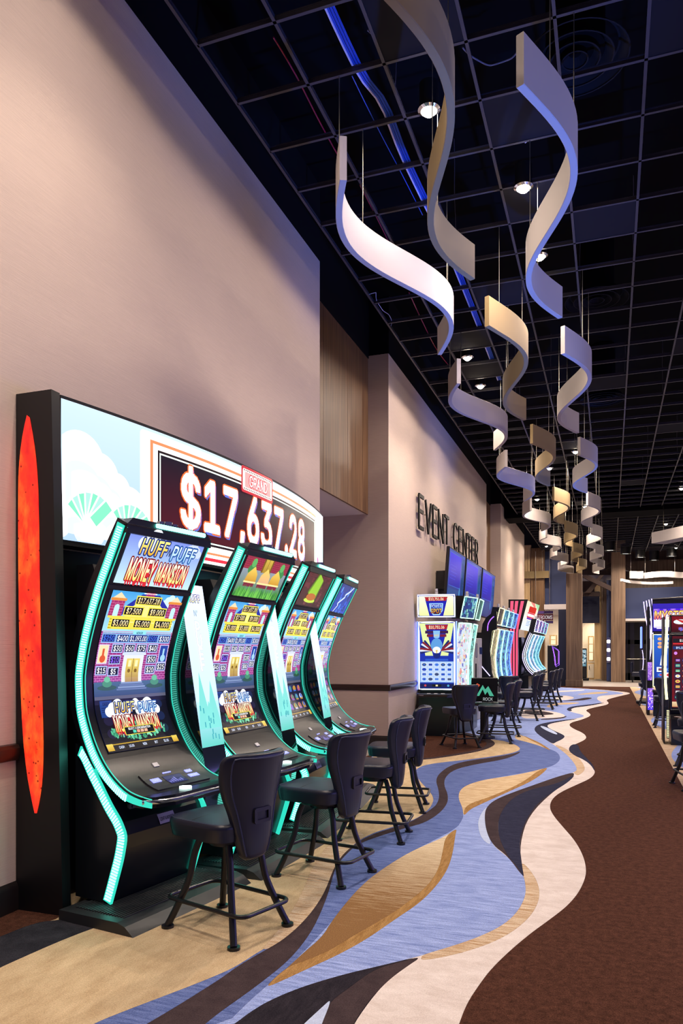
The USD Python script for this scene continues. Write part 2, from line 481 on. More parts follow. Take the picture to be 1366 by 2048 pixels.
S_R = [(360, 2090), (410, 2048), (440, 2023.6), (484, 1993), (527.8, 1960.6), (571.8, 1925.5), (604, 1890), (627.4, 1855), (645, 1817), (656.7, 1785), (664, 1758.6), (671, 1735), (686, 1714.6), (712, 1690), (740, 1678.7), (770, 1668.6), (814, 1655), (851, 1645), (881.4, 1624.8), (896, 1604.6), (895.6, 1587.8), (888, 1571), (889.9, 1554), (908.4, 1539), (948.8, 1528.8), (1009.4, 1518.7), (1036, 1508)]
S_L = [(1042, 1502), (1025, 1507.8), (984, 1515), (937, 1521), (902, 1529.8), (878.6, 1546), (871.2, 1560.6), (877, 1578), (878.6, 1595.7), (872.7, 1610), (861, 1619), (841, 1633), (814, 1646.7), (780.4, 1656.8), (740, 1670), (706, 1690), (680, 1714.6), (665.5, 1741), (653.8, 1773), (642, 1796.6), (621.6, 1826), (595, 1855), (563, 1881.6), (522, 1905), (481, 1928.4), (440, 1957.7), (421, 1970), (347.7, 2016), (292.8, 2048), (240, 2080)]
C_R = [(130, 2080), (183, 2048), (274.5, 2012), (366, 1977.5), (430, 1952), (470, 1934), (519, 1902), (563, 1878), (595, 1853), (621, 1824), (642, 1794), (653.8, 1771), (665.5, 1739), (680, 1713), (706, 1688), (740, 1668), (780, 1655), (814, 1645), (848, 1629), (868, 1604.6), (864.6, 1587.8), (841, 1564), (827.6, 1544), (841, 1532), (874.7, 1525.5), (928.6, 1520), (984, 1513), (1025, 1506), (1042, 1499), (1036, 1492), (1025, 1487), (995.7, 1478.6)]
LEAF1 = [(527.8, 1977), (563, 1946), (604, 1908), (645, 1872.8), (662.5, 1843.5), (691.8, 1805.4), (718, 1776), (747.5, 1749.8), (791.4, 1720.5), (824, 1702), (857.9, 1687), (891.5, 1672), (914, 1656), (911, 1668.6), (905, 1709), (895, 1739), (874.7, 1769.6), (840, 1805.4), (791.4, 1837.6), (732.8, 1878.6), (674, 1910.8), (615.7, 1937), (571.8, 1957.7)]
GOLD1 = [(527.8, 1977), (555, 1950), (580.6, 1931), (621.5, 1916.7), (662.5, 1899), (703.5, 1872.8), (762, 1840), (806, 1812), (857.9, 1769.6), (878, 1736), (884.8, 1705.6), (891, 1672), (914, 1656), (911, 1668.6), (905, 1709), (895, 1739), (874.7, 1769.6), (840, 1805.4), (791.4, 1837.6), (732.8, 1878.6), (674, 1910.8), (615.7, 1937), (571.8, 1957.7)]
LEAF2 = [(927, 1633), (925, 1614.7), (916.8, 1597.9), (918.5, 1581), (935, 1569), (969, 1559), (1016, 1552.4), (1060, 1544), (1097, 1534), (1086.8, 1545.7), (1063, 1562.5), (1026, 1579.3), (989, 1596), (955.5, 1611), (938.7, 1619.7)]
GOLD2 = [(927, 1633), (928.6, 1616.4), (942, 1606), (982.5, 1592.8), (1026, 1574), (1053, 1559), (1076.8, 1540.6), (1097, 1534), (1086.8, 1545.7), (1063, 1562.5), (1026, 1579.3), (989, 1596), (955.5, 1611), (938.7, 1619.7)]
# top layer first
PATTERN = [
    ('carpet_gold', 'golden brown edge of the long leaf in the carpet', onfloor(GOLD1)),
    ('carpet_leaf1', 'long tan leaf shape in the carpet', onfloor(LEAF1)),
    ('carpet_gold', None, onfloor(GOLD2)),
    ('carpet_leaf2', None, onfloor(LEAF2)),
    ('carpet_gold', None, onfloor([(1045, 1470), (1057, 1475.6), (1077.7, 1484.4), (1092, 1493), (1103, 1501), (1092, 1497.6), (1080, 1489), (1062, 1481)])),
    ('carpet_leaf2', None, onfloor([(1033, 1467), (1057, 1475.6), (1077.7, 1484.4), (1092, 1493), (1103, 1501), (1077.7, 1491), (1054, 1484), (1028, 1478)])),
    ('carpet_leaf2', None, onfloor([(1091, 1412.7), (1103, 1407), (1131.8, 1405), (1164.7, 1405), (1142.8, 1408.8), (1108, 1409.4), (1100, 1416)])),
    ('carpet_leaf2', None, onfloor([(1153.7, 1388.6), (1188.9, 1384), (1219.6, 1383.7), (1210.8, 1386.8), (1158, 1389.6)])),
    ('carpet_white', None, onfloor([(1108, 1399), (1113, 1394), (1126, 1390.5), (1142, 1392.5), (1150, 1396), (1138, 1399.5), (1122, 1400.5)])),
    ('carpet_stripe', None, onfloor([(1118, 1402), (1150, 1399.5), (1172, 1394.5), (1187, 1396), (1172, 1400), (1148, 1402)])),
    ('carpet_white', None, onfloor([(1095, 1383), (1110, 1382), (1153.7, 1380), (1170, 1379), (1168, 1381), (1150, 1382.5), (1105, 1385)])),
    ('carpet_stripe', None, onfloor([(1048, 1420), (1066, 1420.4), (1088, 1422.6), (1113, 1428), (1092, 1430), (1072, 1430), (1050, 1428)])),
    ('carpet_white', None, onfloor([(1040, 1418), (1066, 1418.5), (1095, 1421), (1121, 1426), (1132, 1431.4), (1123, 1435), (1077, 1437), (1040, 1437)])),
    ('carpet_stripe', None, onfloor([(1078, 1438), (1123, 1435), (1133, 1431.5), (1133, 1434), (1122, 1437.5), (1085, 1440)])),
    ('carpet_pale', None, onfloor([(607, 2048), (645, 2013), (661.7, 1998), (656.7, 2016), (643.5, 2048), (630, 2085), (570, 2085)])),
    ('carpet_stripe', 'dark brown wedge in the carpet', onfloor([(845, 1912), (800, 1924), (762, 1934), (733, 1949), (703, 1972), (662.5, 2001), (656.7, 2016), (640, 2048), (625, 2085), (690, 2085), (706.5, 2048), (727, 2016), (750.4, 1987), (779.7, 1957.7), (812, 1934)])),
    ('carpet_black', 'black wedge in the carpet', onfloor([(400, 2090), (469, 2048), (498.6, 2025), (536.6, 2001.6), (592, 1978), (645, 1960.6), (703.5, 1944.5), (762, 1931), (840, 1912), (812, 1934), (779.7, 1957.7), (750.4, 1987), (706.5, 2048), (690, 2090)])),
    ('carpet_navy', 'blue black wedge in the carpet', onfloor([(1152.5, 1547), (1113.8, 1567.6), (1063, 1577.7), (1026, 1594.5), (1002.7, 1621.4), (995, 1648.4), (999, 1678.7), (1016, 1712.4), (1035, 1733), (1049, 1758), (1044.8, 1736), (1041.4, 1719), (1039, 1688.8), (1043, 1661.8), (1056.5, 1631.5), (1076.8, 1604.6), (1103.7, 1584.4), (1137.4, 1564)])),
    ('carpet_stripe', None, onfloor([(1153, 1543), (1117, 1552.4), (1070, 1569), (1026, 1584.4), (989, 1599.5), (972.4, 1614.7), (969, 1631.5), (972.4, 1661.8), (985.8, 1690.5), (1016, 1712.4), (1049, 1758), (1044.8, 1736), (1039, 1688.8), (1056.5, 1631.5), (1103.7, 1584.4), (1137.4, 1564)])),
    ('carpet_pale', None, onfloor([(975, 1612), (965, 1622), (956, 1640), (957, 1660), (965, 1680), (985, 1692), (972, 1660), (968, 1630)])),
    ('carpet_pale', None, onfloor([(1079, 1452), (1089, 1459.5), (1112.8, 1469.8), (1115.7, 1466.9), (1101, 1458), (1085, 1451.5)])),
    ('carpet_navy', None, onfloor([(1139, 1438.5), (1101, 1443.4), (1074.8, 1449.3), (1067.4, 1458), (1074.8, 1468), (1095, 1481.5), (1106, 1488), (1112, 1484), (1124.5, 1478.6), (1130.4, 1472.7), (1124.5, 1468.3), (1107, 1461), (1093.8, 1453.7), (1096.7, 1447.8), (1127.5, 1442), (1160, 1437)])),
    ('carpet_navy', None, onfloor([(1206.5, 1405), (1175.7, 1409.4), (1142.8, 1412.7), (1131.8, 1418), (1139, 1423), (1145, 1421), (1141, 1418.5), (1149, 1415), (1175.7, 1412), (1209, 1406)])),
    ('carpet_navy', 'blue black crescent beside the pale band', onfloor([(1142, 1489), (1136, 1500), (1148, 1510.8), (1168.5, 1519.6), (1183, 1531), (1190, 1544), (1187, 1530), (1172, 1515), (1160, 1502), (1156, 1488)])),
    ('carpet_stripe', 'dark winding stripe beside the cream border', onfloor(S_R + S_L)),
    ('carpet_brown', None, onfloor([(845, 1518), (907, 1508), (958, 1499), (974, 1490), (972, 1482), (950, 1474), (900, 1462)], [(-3.2, 13.5), (-3.2, 9.9)])),
    ('carpet_stripe', None, onfloor([(840, 1521), (907, 1512), (966, 1501.5), (991, 1490), (988, 1482), (970, 1474), (930, 1464)], [(-3.2, 14.2), (-3.2, 9.6)])),
    ('carpet_grey', 'near black carpet border at the machine base', onfloor([(-80, 1973), (0, 1935), (47.6, 1913.5), (110, 1886), (165, 1864), (216, 1846), (260, 1826), (230, 1800), (150, 1800), (133, 1836), (117, 1840), (73, 1844), (0, 1873), (-80, 1905)])),
    ('carpet_brown', None, onfloor([(-80, 1910), (0, 1873), (73, 1844), (117, 1840), (150, 1800), (33, 1800), (-120, 1850)])),
    ('carpet_tan', 'mottled tan strip between cream and dark carpet', onfloor([(519, 1905), (551, 1867), (577.6, 1831.8), (595, 1802.5), (607, 1779), (615.7, 1755.6), (630, 1725), (655, 1690), (700, 1660), (735, 1668), (706, 1690), (680, 1716), (665.5, 1743), (653.8, 1775), (642, 1799), (621.6, 1829), (595, 1858), (563, 1884)])),
    ('carpet_cream', 'cream carpet under the slot machines', onfloor(C_R, [(-3.2, 13.0), (-3.2, 0.6)])),
    ('carpet_denim', 'denim blue stream in the carpet', onfloor([(440, 2060), (500, 2000), (527.8, 1976.7), (604, 1908), (662.5, 1843.5), (747.5, 1749.8), (824, 1702), (912, 1658), (924, 1640), (927, 1631), (925, 1614.7), (918.5, 1581), (969, 1559), (1060, 1544), (1093, 1536), (1112.8, 1528), (1121.6, 1516.6), (1115.7, 1505), (1102, 1499), (1077.7, 1490), (1054, 1483), (1010, 1476)], [(-3.2, 12.6), (-3.2, 0.6)])),
    ('carpet_blue', 'light blue stream winding along the carpet', onfloor(B_EDGE, LEFT)),
    ('carpet_tan', None, onfloor([(837, 1922), (889, 1914), (943.6, 1899.7), (992, 1882), (1033.8, 1857.8), (1066, 1827), (1080.5, 1793.4), (1075.7, 1764.4), (1059.6, 1738.7), (1044, 1724), (1030, 1735), (1040, 1790), (990, 1850), (900, 1885), (850, 1905)])),
    ('carpet_tan', None, onfloor([(1106, 1487), (1130.4, 1496), (1156.7, 1513.7), (1170, 1532.7), (1168.5, 1543), (1153, 1553), (1145, 1540), (1130, 1510)])),
    ('carpet_white', 'off white winding band of the carpet', onfloor(A_EDGE, LEFT)),
]
AISLE_R = 0.75
PATTERN.append(('carpet_brown', 'plain brown walkway carpet', sbox(-3.24, -3.5, AISLE_R, 32.6)))
stripes, x = [], AISLE_R
for m_, w_ in (('carpet_tan', 0.22), ('carpet_blue', 0.35), ('carpet_stripe', 0.15), ('carpet_cream', 0.5), ('carpet_denim', 0.4), ('carpet_white', 0.6), ('carpet_stripe', 0.3), ('carpet_blue', 0.8), ('carpet_cream', 4.0)):
    yy = np.linspace(-3.5, 32.6, 160)
    lo = np.full_like(yy, AISLE_R) if x == AISLE_R else x + 0.16 * np.sin(yy * 1.1 + x * 5)
    hi = x + w_ + 0.16 * np.sin(yy * 1.1 + (x + w_) * 5)
    stripes.append((m_, None, Polygon(np.r_[np.c_[lo, yy], np.c_[hi, yy][::-1]]).buffer(0).intersection(sbox(AISLE_R, -3.5, 12, 32.6))))
    x += w_
PATTERN += stripes
done = None
for m_, lab, P in PATTERN:
    P = P.intersection(sbox(-3.24, -3.5, 12, 32.6))
    g = P if done is None else P.difference(done)
    done = P if done is None else done.union(P)
    g = g.buffer(-0.0004)
    parts = [trimesh.creation.extrude_polygon(q, 0.0035, engine='earcut') for q in getattr(g, 'geoms', [g]) if q.geom_type == 'Polygon' and q.area > 1e-4]
    if parts:
        mm = trimesh.util.concatenate(parts); mm.apply_translation([0, 0, -0.0038])
        obj('carpet_band', mm, m_, floor_, smooth=False, label=lab)

# ================================================================== WALLS ON THE LEFT
WX, WT, XB = -3.24, 6.105, -3.57
wl = thing('wall_left', kind='structure')
RUNS = [(-3.6, 8.28), (11.21, 21.0), (23.9, 30.75)]
for i, (a, b) in enumerate(RUNS):
    obj('wall_panel', bx(-4.9, WX, a, b, 0, WT), 'vinyl_wall', wl)
    obj('upper_wall', bx(-4.9, WX + 0.004, a, b, WT, 7.0), 'black_paint', wl, label='black painted band above the wallcovering')
for a, b in ((8.28, 11.21), (21.0, 23.9)):        # recessed bays with a wooden bulkhead
    obj('bay_wall', bx(-5.0, -4.75, a, b, 0, 3.62), 'vinyl_return', wl)
    obj('bay_return', bx(-4.75, WX - 0.002, b - 0.006, b - 0.001, 0, WT), 'vinyl_return', wl)
    obj('bay_return', bx(-4.75, WX - 0.002, a + 0.001, a + 0.006, 0, 3.62), 'vinyl_return', wl)
    obj('bulkhead', bx(-4.75, XB - 0.03, a + 0.008, b - 0.008, 3.63, 7.0), 'soffit_white', wl, label='pale soffit of the bulkhead over the bay')
    n = 3; w = (b - a - 0.016) / n
    for k in range(n):
        obj('wood_board', rbox(XB - 0.03, XB, a + 0.008 + k * w, a + 0.008 + (k + 1) * w - 0.004, 3.62, WT - 0.04, 0.003, 1), 'wood_panel', wl)
    obj('upper_wall', bx(XB - 0.03, XB + 0.01, a + 0.004, b - 0.004, WT - 0.04, 7.0), 'black_paint', wl)
RAILP = [(0, 0.86), (0.022, 0.868), (0.034, 0.90), (0.034, 0.935), (0.022, 0.955), (0, 0.96)]
BASEP = [(0, 0), (0.022, 0), (0.022, 0.13), (0.014, 0.15), (0.006, 0.165), (0, 0.165)]
for nm, prof, mt in (('trim_1', RAILP, 'rail_brown'), ('baseboard_left', BASEP, 'dark_base')):
    t = thing(nm, kind='structure')
    for a, b in RUNS:
        obj('rail' if nm == 'trim_1' else 'board', prism([(WX + p, z) for p, z in prof], 'y', a, b), mt, t)
    for (a0, a), (b, b1) in zip(RUNS[:-1], RUNS[1:]):
        obj('rail' if nm == 'trim_1' else 'board', prism([(b - p, z) for p, z in prof], 'x', -4.7, WX + 0.034 if nm == 'trim_1' else WX + 0.022), mt, t)

# ================================================================== CEILING
ZC = 5.85
ce = thing('ceiling', kind='structure')
obj('deck', bx(-5, 12, -4, 46, 7.0, 7.2), 'ceiling_black', ce)


def tee(x0, x1, y0, y1):
    """An inverted T bar: flange below, web above."""
    along_y = (y1 - y0) > (x1 - x0)
    if along_y:
        x = (x0 + x1) / 2
        return [bx(x - 0.012, x + 0.012, y0, y1, ZC, ZC + 0.004), bx(x - 0.003, x + 0.003, y0, y1, ZC + 0.004, ZC + 0.045), bx(x - 0.006, x + 0.006, y0, y1, ZC + 0.036, ZC + 0.046)]
    y = (y0 + y1) / 2
    return [bx(x0, x1, y - 0.012, y + 0.012, ZC, ZC + 0.004), bx(x0, x1, y - 0.003, y + 0.003, ZC + 0.004, ZC + 0.045), bx(x0, x1, y - 0.006, y + 0.006, ZC + 0.036, ZC + 0.046)]


GX = [-2.80 + 0.61 * k for k in range(15)]
ZONES = [(1.2, 24.55), (25.7, 35.9)]
for za, zb in ZONES:
    for x in GX:
        obj('main_tee', tee(x, x, za, zb), 'tee_black', ce, smooth=False)
    y = 4.74 - 0.61 * 5 if za < 5 else za
    while y < zb + 0.01:
        obj('cross_tee', tee(GX[0], GX[-1], y, y), 'tee_black', ce, smooth=False)
        y += 0.61
obj('beam', bx(-3.2, 6.2, 24.6, 25.65, 5.75, 7.0), 'ceiling_black', ce, label='black boxed beam across the ceiling')
# black lay-in tiles where the lamps sit and here and there
cells = [(2, 1), (3, 3), (3, 5), (1, 10), (1, 12), (2, 8), (4, 6), (5, 2), (6, 4), (6, 12), (3, 20), (2, 22), (6, 19), (7, 20), (5, 27), (3, 31), (8, 16), (4, 14)]
for i, j in cells:
    x0, y0 = GX[i], 4.74 + 0.61 * (j - 1)
    obj('ceiling_tile', rbox(x0 + 0.008, x0 + 0.602, y0 + 0.008, y0 + 0.602, ZC + 0.005, ZC + 0.02, 0.003, 1), 'tile_black', ce)

# round air diffusers above the grid
DIFF = [(1150, 122), (1193, 602), (1205, 800)]
for k, (px, py) in enumerate(DIFF):
    c = atZ(px, py, 6.02)
    t = thing('ceiling_diffuser', ['large round black air diffuser nearest the camera above the ceiling grid', 'round black air diffuser beside the second lavender ribbon panel', 'round black air diffuser farthest down the ceiling'][k], 'air diffuser', (c[0], c[1], 0), 0, 'round air diffusers')
    for i, r in enumerate((0.40, 0.29, 0.19, 0.10)):
        prof = np.array([[r - 0.085, 6.10], [r - 0.07, 6.10], [r, 6.02], [r - 0.012, 6.02]])
        a = np.linspace(0, 2 * np.pi, 40, endpoint=False)
        obj('cone_ring', grid(np.stack([np.stack([p[0] * np.cos(a), p[0] * np.sin(a), np.full_like(a, p[1])], 1) for p in prof]), cv=True), 'tile_black', t)
    obj('duct', cyl(0.22, [0, 0, 6.08], [0, 0, 6.98], 24), 'ceiling_black', t)

# wiring lying on the grid
def wire(name, label, pts, r, mat, group=None):
    t = obj(name, tube(smooth_path(pts, 40), r, 6), mat)
    return tag(t, label, 'cable', group)


WIRE = [(653, 0), (675, 55), (722, 140), (770, 215), (803, 300), (850, 395), (905, 520), (955, 640), (1000, 760)]
for k in range(7):
    pts = [atZ(px, py, ZC + 0.055) for px, py in WIRE]
    o = (k - 3) * 0.0105
    pts = [p + V3([o + 0.012 * math.sin(2.3 * i), 0, 0.004 * (k % 2)]) for i, p in enumerate(pts)]
    wire('data_cable', 'white data cable at the wall side of the bundle on the grid' if k == 0 else ['', 'blue data cable next to the white one in the ceiling bundle', 'second blue data cable of the ceiling bundle from the wall side', 'third blue data cable of the ceiling bundle from the wall side', 'fourth blue data cable of the ceiling bundle from the wall side', 'fifth blue data cable of the ceiling bundle from the wall side', 'blue data cable at the aisle side of the ceiling bundle'][k], pts, 0.008 if k == 0 else 0.0045, 'cable_white' if k == 0 else 'cable_blue', None if k == 0 else 'blue data cables on the ceiling grid')
wire('single_cable', 'single blue cable running beside the cable bundle', [atZ(px, py, ZC + 0.05) for px, py in [(704, 152), (760, 265), (802, 345), (845, 430)]], 0.004, 'cable_blue')
for i, run in enumerate([[(547, 75), (590, 150), (640, 245), (680, 320)], [(720, 370), (760, 450), (800, 530)], [(818, 585), (845, 645), (868, 690), (900, 735)]]):
    wire('red_cable', ['red cable on the second ceiling tee at the top of the picture', 'red cable behind the first white ribbon panel', 'red cable below the end of the first white ribbon panel'][i], [atZ(px, py, ZC + 0.05) + V3([0, 0, 0.01 * (k % 2)]) for k, (px, py) in enumerate(run)], 0.006, 'cable_red')
wire('loose_wire', 'thin loose wire looping beside the ceiling edge tee', [atZ(px, py, ZC + 0.03) for px, py in [(735, 590), (752, 585), (755, 605), (765, 620), (778, 630), (782, 652)]], 0.004, 'cable_white')

# grid hanger wires, twisted at the tee and tied to the deck
for k in range(34):
    x_, y_ = GX[int(rng.integers(1, 12))], 4.74 + 0.61 * int(rng.integers(0, 30)) + 0.3
    obj('hanger_wire', tube([[x_ + 0.004 * math.sin(9 * s), y_ + 0.004 * math.cos(9 * s) + 0.10 * s * ((k % 3) - 1), ZC + 0.04 + 1.1 * s] for s in np.linspace(0, 1, 14)], 0.0035, 5), 'tee_light', ce)
wire('lamp_whip', 'white flexible lamp lead arching above the second bright downlight', [atZ(px, py, ZC + z) for px, py, z in [(995, 292, .03), (1010, 275, .12), (1030, 264, .16), (1042, 272, .10), (1052, 285, .04)]], 0.010, 'cable_white')
wire('drooping_cable', 'dark cable drooping in a loop above the first tan ribbon panel', [atZ(px, py, ZC + 0.10) for px, py in [(735, 60), (765, 85), (800, 105), (835, 108), (880, 98)]], 0.006, 'tee_light')
wire('drooping_cable', 'dark cable drooping left of the first lavender ribbon panel', [atZ(px, py, ZC + 0.10) for px, py in [(925, 95), (955, 120), (985, 130), (1020, 118), (1034, 105)]], 0.006, 'tee_light')

# ================================================================== FAR END OF THE HALL
def pbox(x0, x1, y0, y1, Y, depth):
    """A box whose front face on the plane Y spans the given pixels."""
    a, b = atY(x0, y1, Y), atY(x1, y0, Y)
    return [min(a[0], b[0]), max(a[0], b[0]), Y, Y + depth, min(a[2], b[2]), max(a[2], b[2])]


wf = thing('wall_far', kind='structure')
obj('light_wood_wall', bx(*pbox(1036, 1062, 1090, 1374, 34.0, 0.3)), 'wood_light', wf, label='pale wood strip lit from above')
obj('wood_pier', rbox(*pbox(1061.5, 1088.5, 1095, 1371, 33.9, 0.5), 0.01, 1), 'wood_panel', wf)
obj('navy_wall', bx(*pbox(1088, 1132, 1090, 1215, 34.3, 0.3)), 'navy_panel', wf, label='navy blue wall above the restroom entrance')
b = pbox(1088, 1136, 1208, 1219, 33.2, 1.2)
obj('entrance_soffit', bx(*b), 'soffit_white', wf)
obj('lit_lobby_wall', bx(*pbox(1060, 1122, 1230, 1366, 41.0, 0.2)), 'cream_wall', wf)
obj('lobby_ceiling', bx(-3.6, -1.85, 34.4, 41.0, 3.32, 3.4), 'soffit_white', wf)
obj('lobby_ceiling', bx(-1.2, 0.2, 39.4, 41.0, 2.98, 3.05), 'soffit_white', wf)
b = pbox(1132, 1163.5, 1100, 1376, 31.9, 0.9)
b[5] = 4.62
obj('wood_column', rbox(*b, 0.01, 1), 'wood_dark', wf, label='large wood clad column at the end of the walkway')
obj('column_base', rbox(b[0] - 0.02, b[1] + 0.02, b[2] - 0.02, b[3] + 0.02, 0, 0.28, 0.01, 1), 'wood_dark', wf)
b2 = pbox(1117, 1132, 1219, 1375, 32.6, 0.6)
obj('dark_column', bx(*b2), 'navy_dark', wf)
obj('navy_header', bx(*pbox(1163, 1199, 1183, 1246, 39.0, 0.4)), 'navy_dark', wf)
obj('lit_lobby_wall', bx(*pbox(1150, 1192, 1244, 1358, 41.0, 0.2)), 'cream_wall', wf)
obj('wood_strip', bx(*pbox(1189, 1204, 1165, 1358, 39.2, 0.4)), 'wood_light', wf)
obj('wood_strip', bx(*pbox(1203, 1213, 1165, 1362, 38.9, 0.5)), 'wood_dark', wf)
b = pbox(1213, 1222, 1160, 1362, 38.0, 0.5)
obj('dark_post', bx(*b), 'navy_panel', wf)
b = pbox(1222, 1251, 1120, 1364, 37.4, 1.0); b[5] = 6.6
obj('wood_column', rbox(*b, 0.01, 1), 'wood_dark', wf)
obj('navy_upper_wall', bx(*pbox(1234, 1420, 1172, 1240, 38.6, 0.4)), 'navy_panel', wf)
obj('wood_upper_wall', bx(*pbox(1185, 1430, 1116, 1180, 40.2, 0.4)), 'wood_dark', wf)
obj('door_soffit', bx(*pbox(1250, 1420, 1235, 1242, 38.2, 2.0)), 'soffit_white', wf)
obj('back_wall', bx(-6, 9, 44.5, 44.8, 0, 7.0), 'navy_dark', wf)
obj('wall_header', bx(-4.9, 9.0, 43.0, 43.2, 4.6, 7.0), 'wood_dark', wf)
# timber gable
for k, pts in enumerate([[(1160, 1152), (1175, 1150), (1222, 1172), (1222, 1182)], [(1170, 1185), (1200, 1150), (1207, 1150), (1182, 1185)], [(1163, 1184), (1200, 1184), (1200, 1192), (1163, 1192)],
                         [(1200, 1136), (1236, 1120), (1262, 1135), (1262, 1139), (1236, 1127), (1205, 1141)]]):
    P = [atY(px, py, 37.0 + 0.4 * k) for px, py in pts]
    obj('gable_beam', prism([(p[0], p[2]) for p in P], 'y', 37.0 + 0.4 * k, 37.3 + 0.4 * k), 'beam_brown', wf)
P = [atY(px, py, 39.6) for px, py in [(1150, 1162), (1200, 1162), (1240, 1178), (1240, 1150), (1165, 1150)]]
obj('gable_panel', prism([(p[0], p[2]) for p in P], 'y', 39.6, 39.7), 'soffit_white', wf)
obj('gable_panel', prism([(p[0], p[2]) for p in [atY(px, py, 39.4) for px, py in [(1223, 1137), (1236, 1132), (1259, 1143)]]], 'y', 39.4, 39.5), 'soffit_white', wf)

wr = thing('wall_right', kind='structure')
obj('wall_panel', bx(9.0, 9.2, 26, 46, 0, 7.0), 'navy_dark', wr)

# lobby niches with warm light
def niche(x0, x1, y0, y1, Y, label, kind):
    b = pbox(x0, x1, y0, y1, Y, 0.35)
    t = thing('display_niche', label, 'cabinet', (b[0], b[2], b[4]))
    w, h = b[1] - b[0], b[5] - b[4]
    for a in ((0, 0.05, 0, 0.35, 0, h), (w - 0.05, w, 0, 0.35, 0, h), (0.05, w - 0.05, 0, 0.35, h - 0.05, h), (0.05, w - 0.05, 0, 0.35, 0, 0.05)):
        obj('frame', bx(*a), 'wood_light', t)
    obj('lit_back', bx(0.05, w - 0.05, 0.3, 0.33, 0.05, h - 0.05), 'case_light', t)
    for k in range(1, 3):
        obj('shelf', bx(0.05, w - 0.05, 0.05, 0.3, h * k / 3, h * k / 3 + 0.03), 'wood_light', t)
    return t


niche(1099, 1113, 1270, 1300, 40.4, 'warm lit shelf niche beyond the restroom entrance', 0)
niche(1176, 1188, 1272, 1322, 40.4, 'tall warm lit display niche right of the big wood column', 1)
b = pbox(1174, 1189, 1326, 1358, 40.3, 0.5)
t = thing('base_cabinet', 'low cream cabinet under the tall lit niche', 'cabinet', (b[0], b[2], 0))
w = b[1] - b[0]
obj('body', bx(0, w, 0.02, 0.5, 0.0, b[5]), 'wood_light', t); obj('door', rbox(0.03, w - 0.03, 0, 0.02, 0.08, b[5] - 0.05, 0.004, 1), 'cream_wall', t); obj('handle', cyl(0.01, [w * 0.3, -0.02, 0.5], [w * 0.3, -0.02, 0.7], 8), 'frame_black', t)
# lobby light discs
for k, (px, py) in enumerate([(1096, 1249), (1114, 1251), (1182, 1247)]):
    c = atZ(px, py, 3.3 if k < 2 else 2.97)
    t = thing('lobby_downlight', ['recessed lobby light left of the restroom doorway', 'recessed lobby light right in the restroom doorway', 'recessed lobby light over the tall lit niche'][k], 'ceiling light', (c[0], min(c[1], 40.5), 3.3 if k < 2 else 2.96), 0, 'recessed lobby lights')
    obj('lens', cyl(0.14, [0, 0, 0], [0, 0, 0.015], 20), 'sconce_light', t); obj('trim_ring', trimesh.creation.annulus(0.14, 0.18, 0.02), 'soffit_white', t)
area('lobby_light', (-2.6, 38.0, 3.3), (1.2, 4.0), (0, 0, 0), (1.0, 0.85, 0.65), 7.0)
area('niche_light', (-0.5, 40.2, 2.96), (1.2, 1.0), (0, 0, 0), (1.0, 0.85, 0.65), 9.0)

# restrooms sign
b = pbox(1064, 1106, 1228, 1241, 33.6, 0.08)
t = thing('restrooms_sign', 'hanging red and violet RESTROOMS sign above the passage', 'sign', (b[0], b[2], 0))
w, z0, z1 = b[1] - b[0], b[4], b[5]
zt, zb = atY(1080, 1222, 33.6)[2], atY(1080, 1247, 33.6)[2]
plain('sign_red', '#6a1d38', 0.4); plain('sign_violet', '#5b3f86', 0.4)
obj('board', rbox(0, w, 0, 0.08, z0, z1, 0.008, 1), 'sign_red', t)
obj('top_bar', rbox(0, w, 0, 0.06, z1 + 0.02, zt, 0.006, 1), 'sign_violet', t); obj('bottom_bar', rbox(0, w, 0, 0.06, zb, z0 - 0.02, 0.006, 1), 'sign_violet', t)
a = Art(); a.text('RESTROOMS', w / 2, (z0 + z1) / 2, (z1 - z0) * 0.55, '#f0e6ee', 0, maxw=w * 0.94, bold=False)
put('lettering', a, plane((0, -0.003, 0), (1, 0, 0), (0, 0, 1)), 'screen_dim', t)
for x in (0.15, w - 0.15):
    obj('hanger', cyl(0.012, [x, 0.04, zt], [x, 0.04, 5.8], 8), 'steel', t)

# sconce, glass doors
c = atY(1217, 1300, 37.95)
t = thing('wall_sconce', 'white glowing sconce on the dark post', 'wall lamp', (c[0], 37.95, 0))
for py in (1283, 1300, 1318):
    z = atY(1217, py, 37.95)[2]
    obj('lamp', trimesh.creation.icosphere(2, 0.09).apply_translation([0, -0.08, z]), 'sconce_light', t)
obj('back_plate', rbox(-0.08, 0.08, -0.03, 0, atY(1217, 1325, 38)[2], atY(1217, 1275, 38)[2], 0.01, 1), 'chrome', t)
b = pbox(1249, 1292, 1242, 1361, 40.0, 0.1)
d = thing('door_1', kind='structure')
for px in (1249.5, 1258, 1274, 1291):
    x = atY(px, 1300, 40)[0]; obj('mullion', bx(x - (0.12 if px == 1274 else 0.05), x + (0.12 if px == 1274 else 0.05), 40.0, 40.12, 0, b[5]), 'frame_black', d)
zz = atY(1260, 1284, 40)[2]
obj('transom', bx(b[0], b[1] + 1.5, 40.0, 40.12, zz - 0.1, zz + 0.1), 'frame_black', d)
obj('bottom_rail', bx(b[0], b[1] + 1.5, 40.0, 40.1, 0, 0.35), 'frame_black', d)
obj('glass_pane', bx(b[0], b[1] + 1.5, 40.04, 40.06, 0.35, b[5]), 'glass_dark', d)
obj('push_bar', cyl(0.02, [b[0] + 0.1, 39.95, 1.05], [b[1], 39.95, 1.05], 8), 'steel', d)
b = pbox(1271, 1275, 1338, 1365, 38.0, 0.3)
t = thing('lobby_chair', 'upholstered dark lobby chair by the glass door', 'chair', (atY(1275, 1365, 37.6)[0], 37.6, 0))
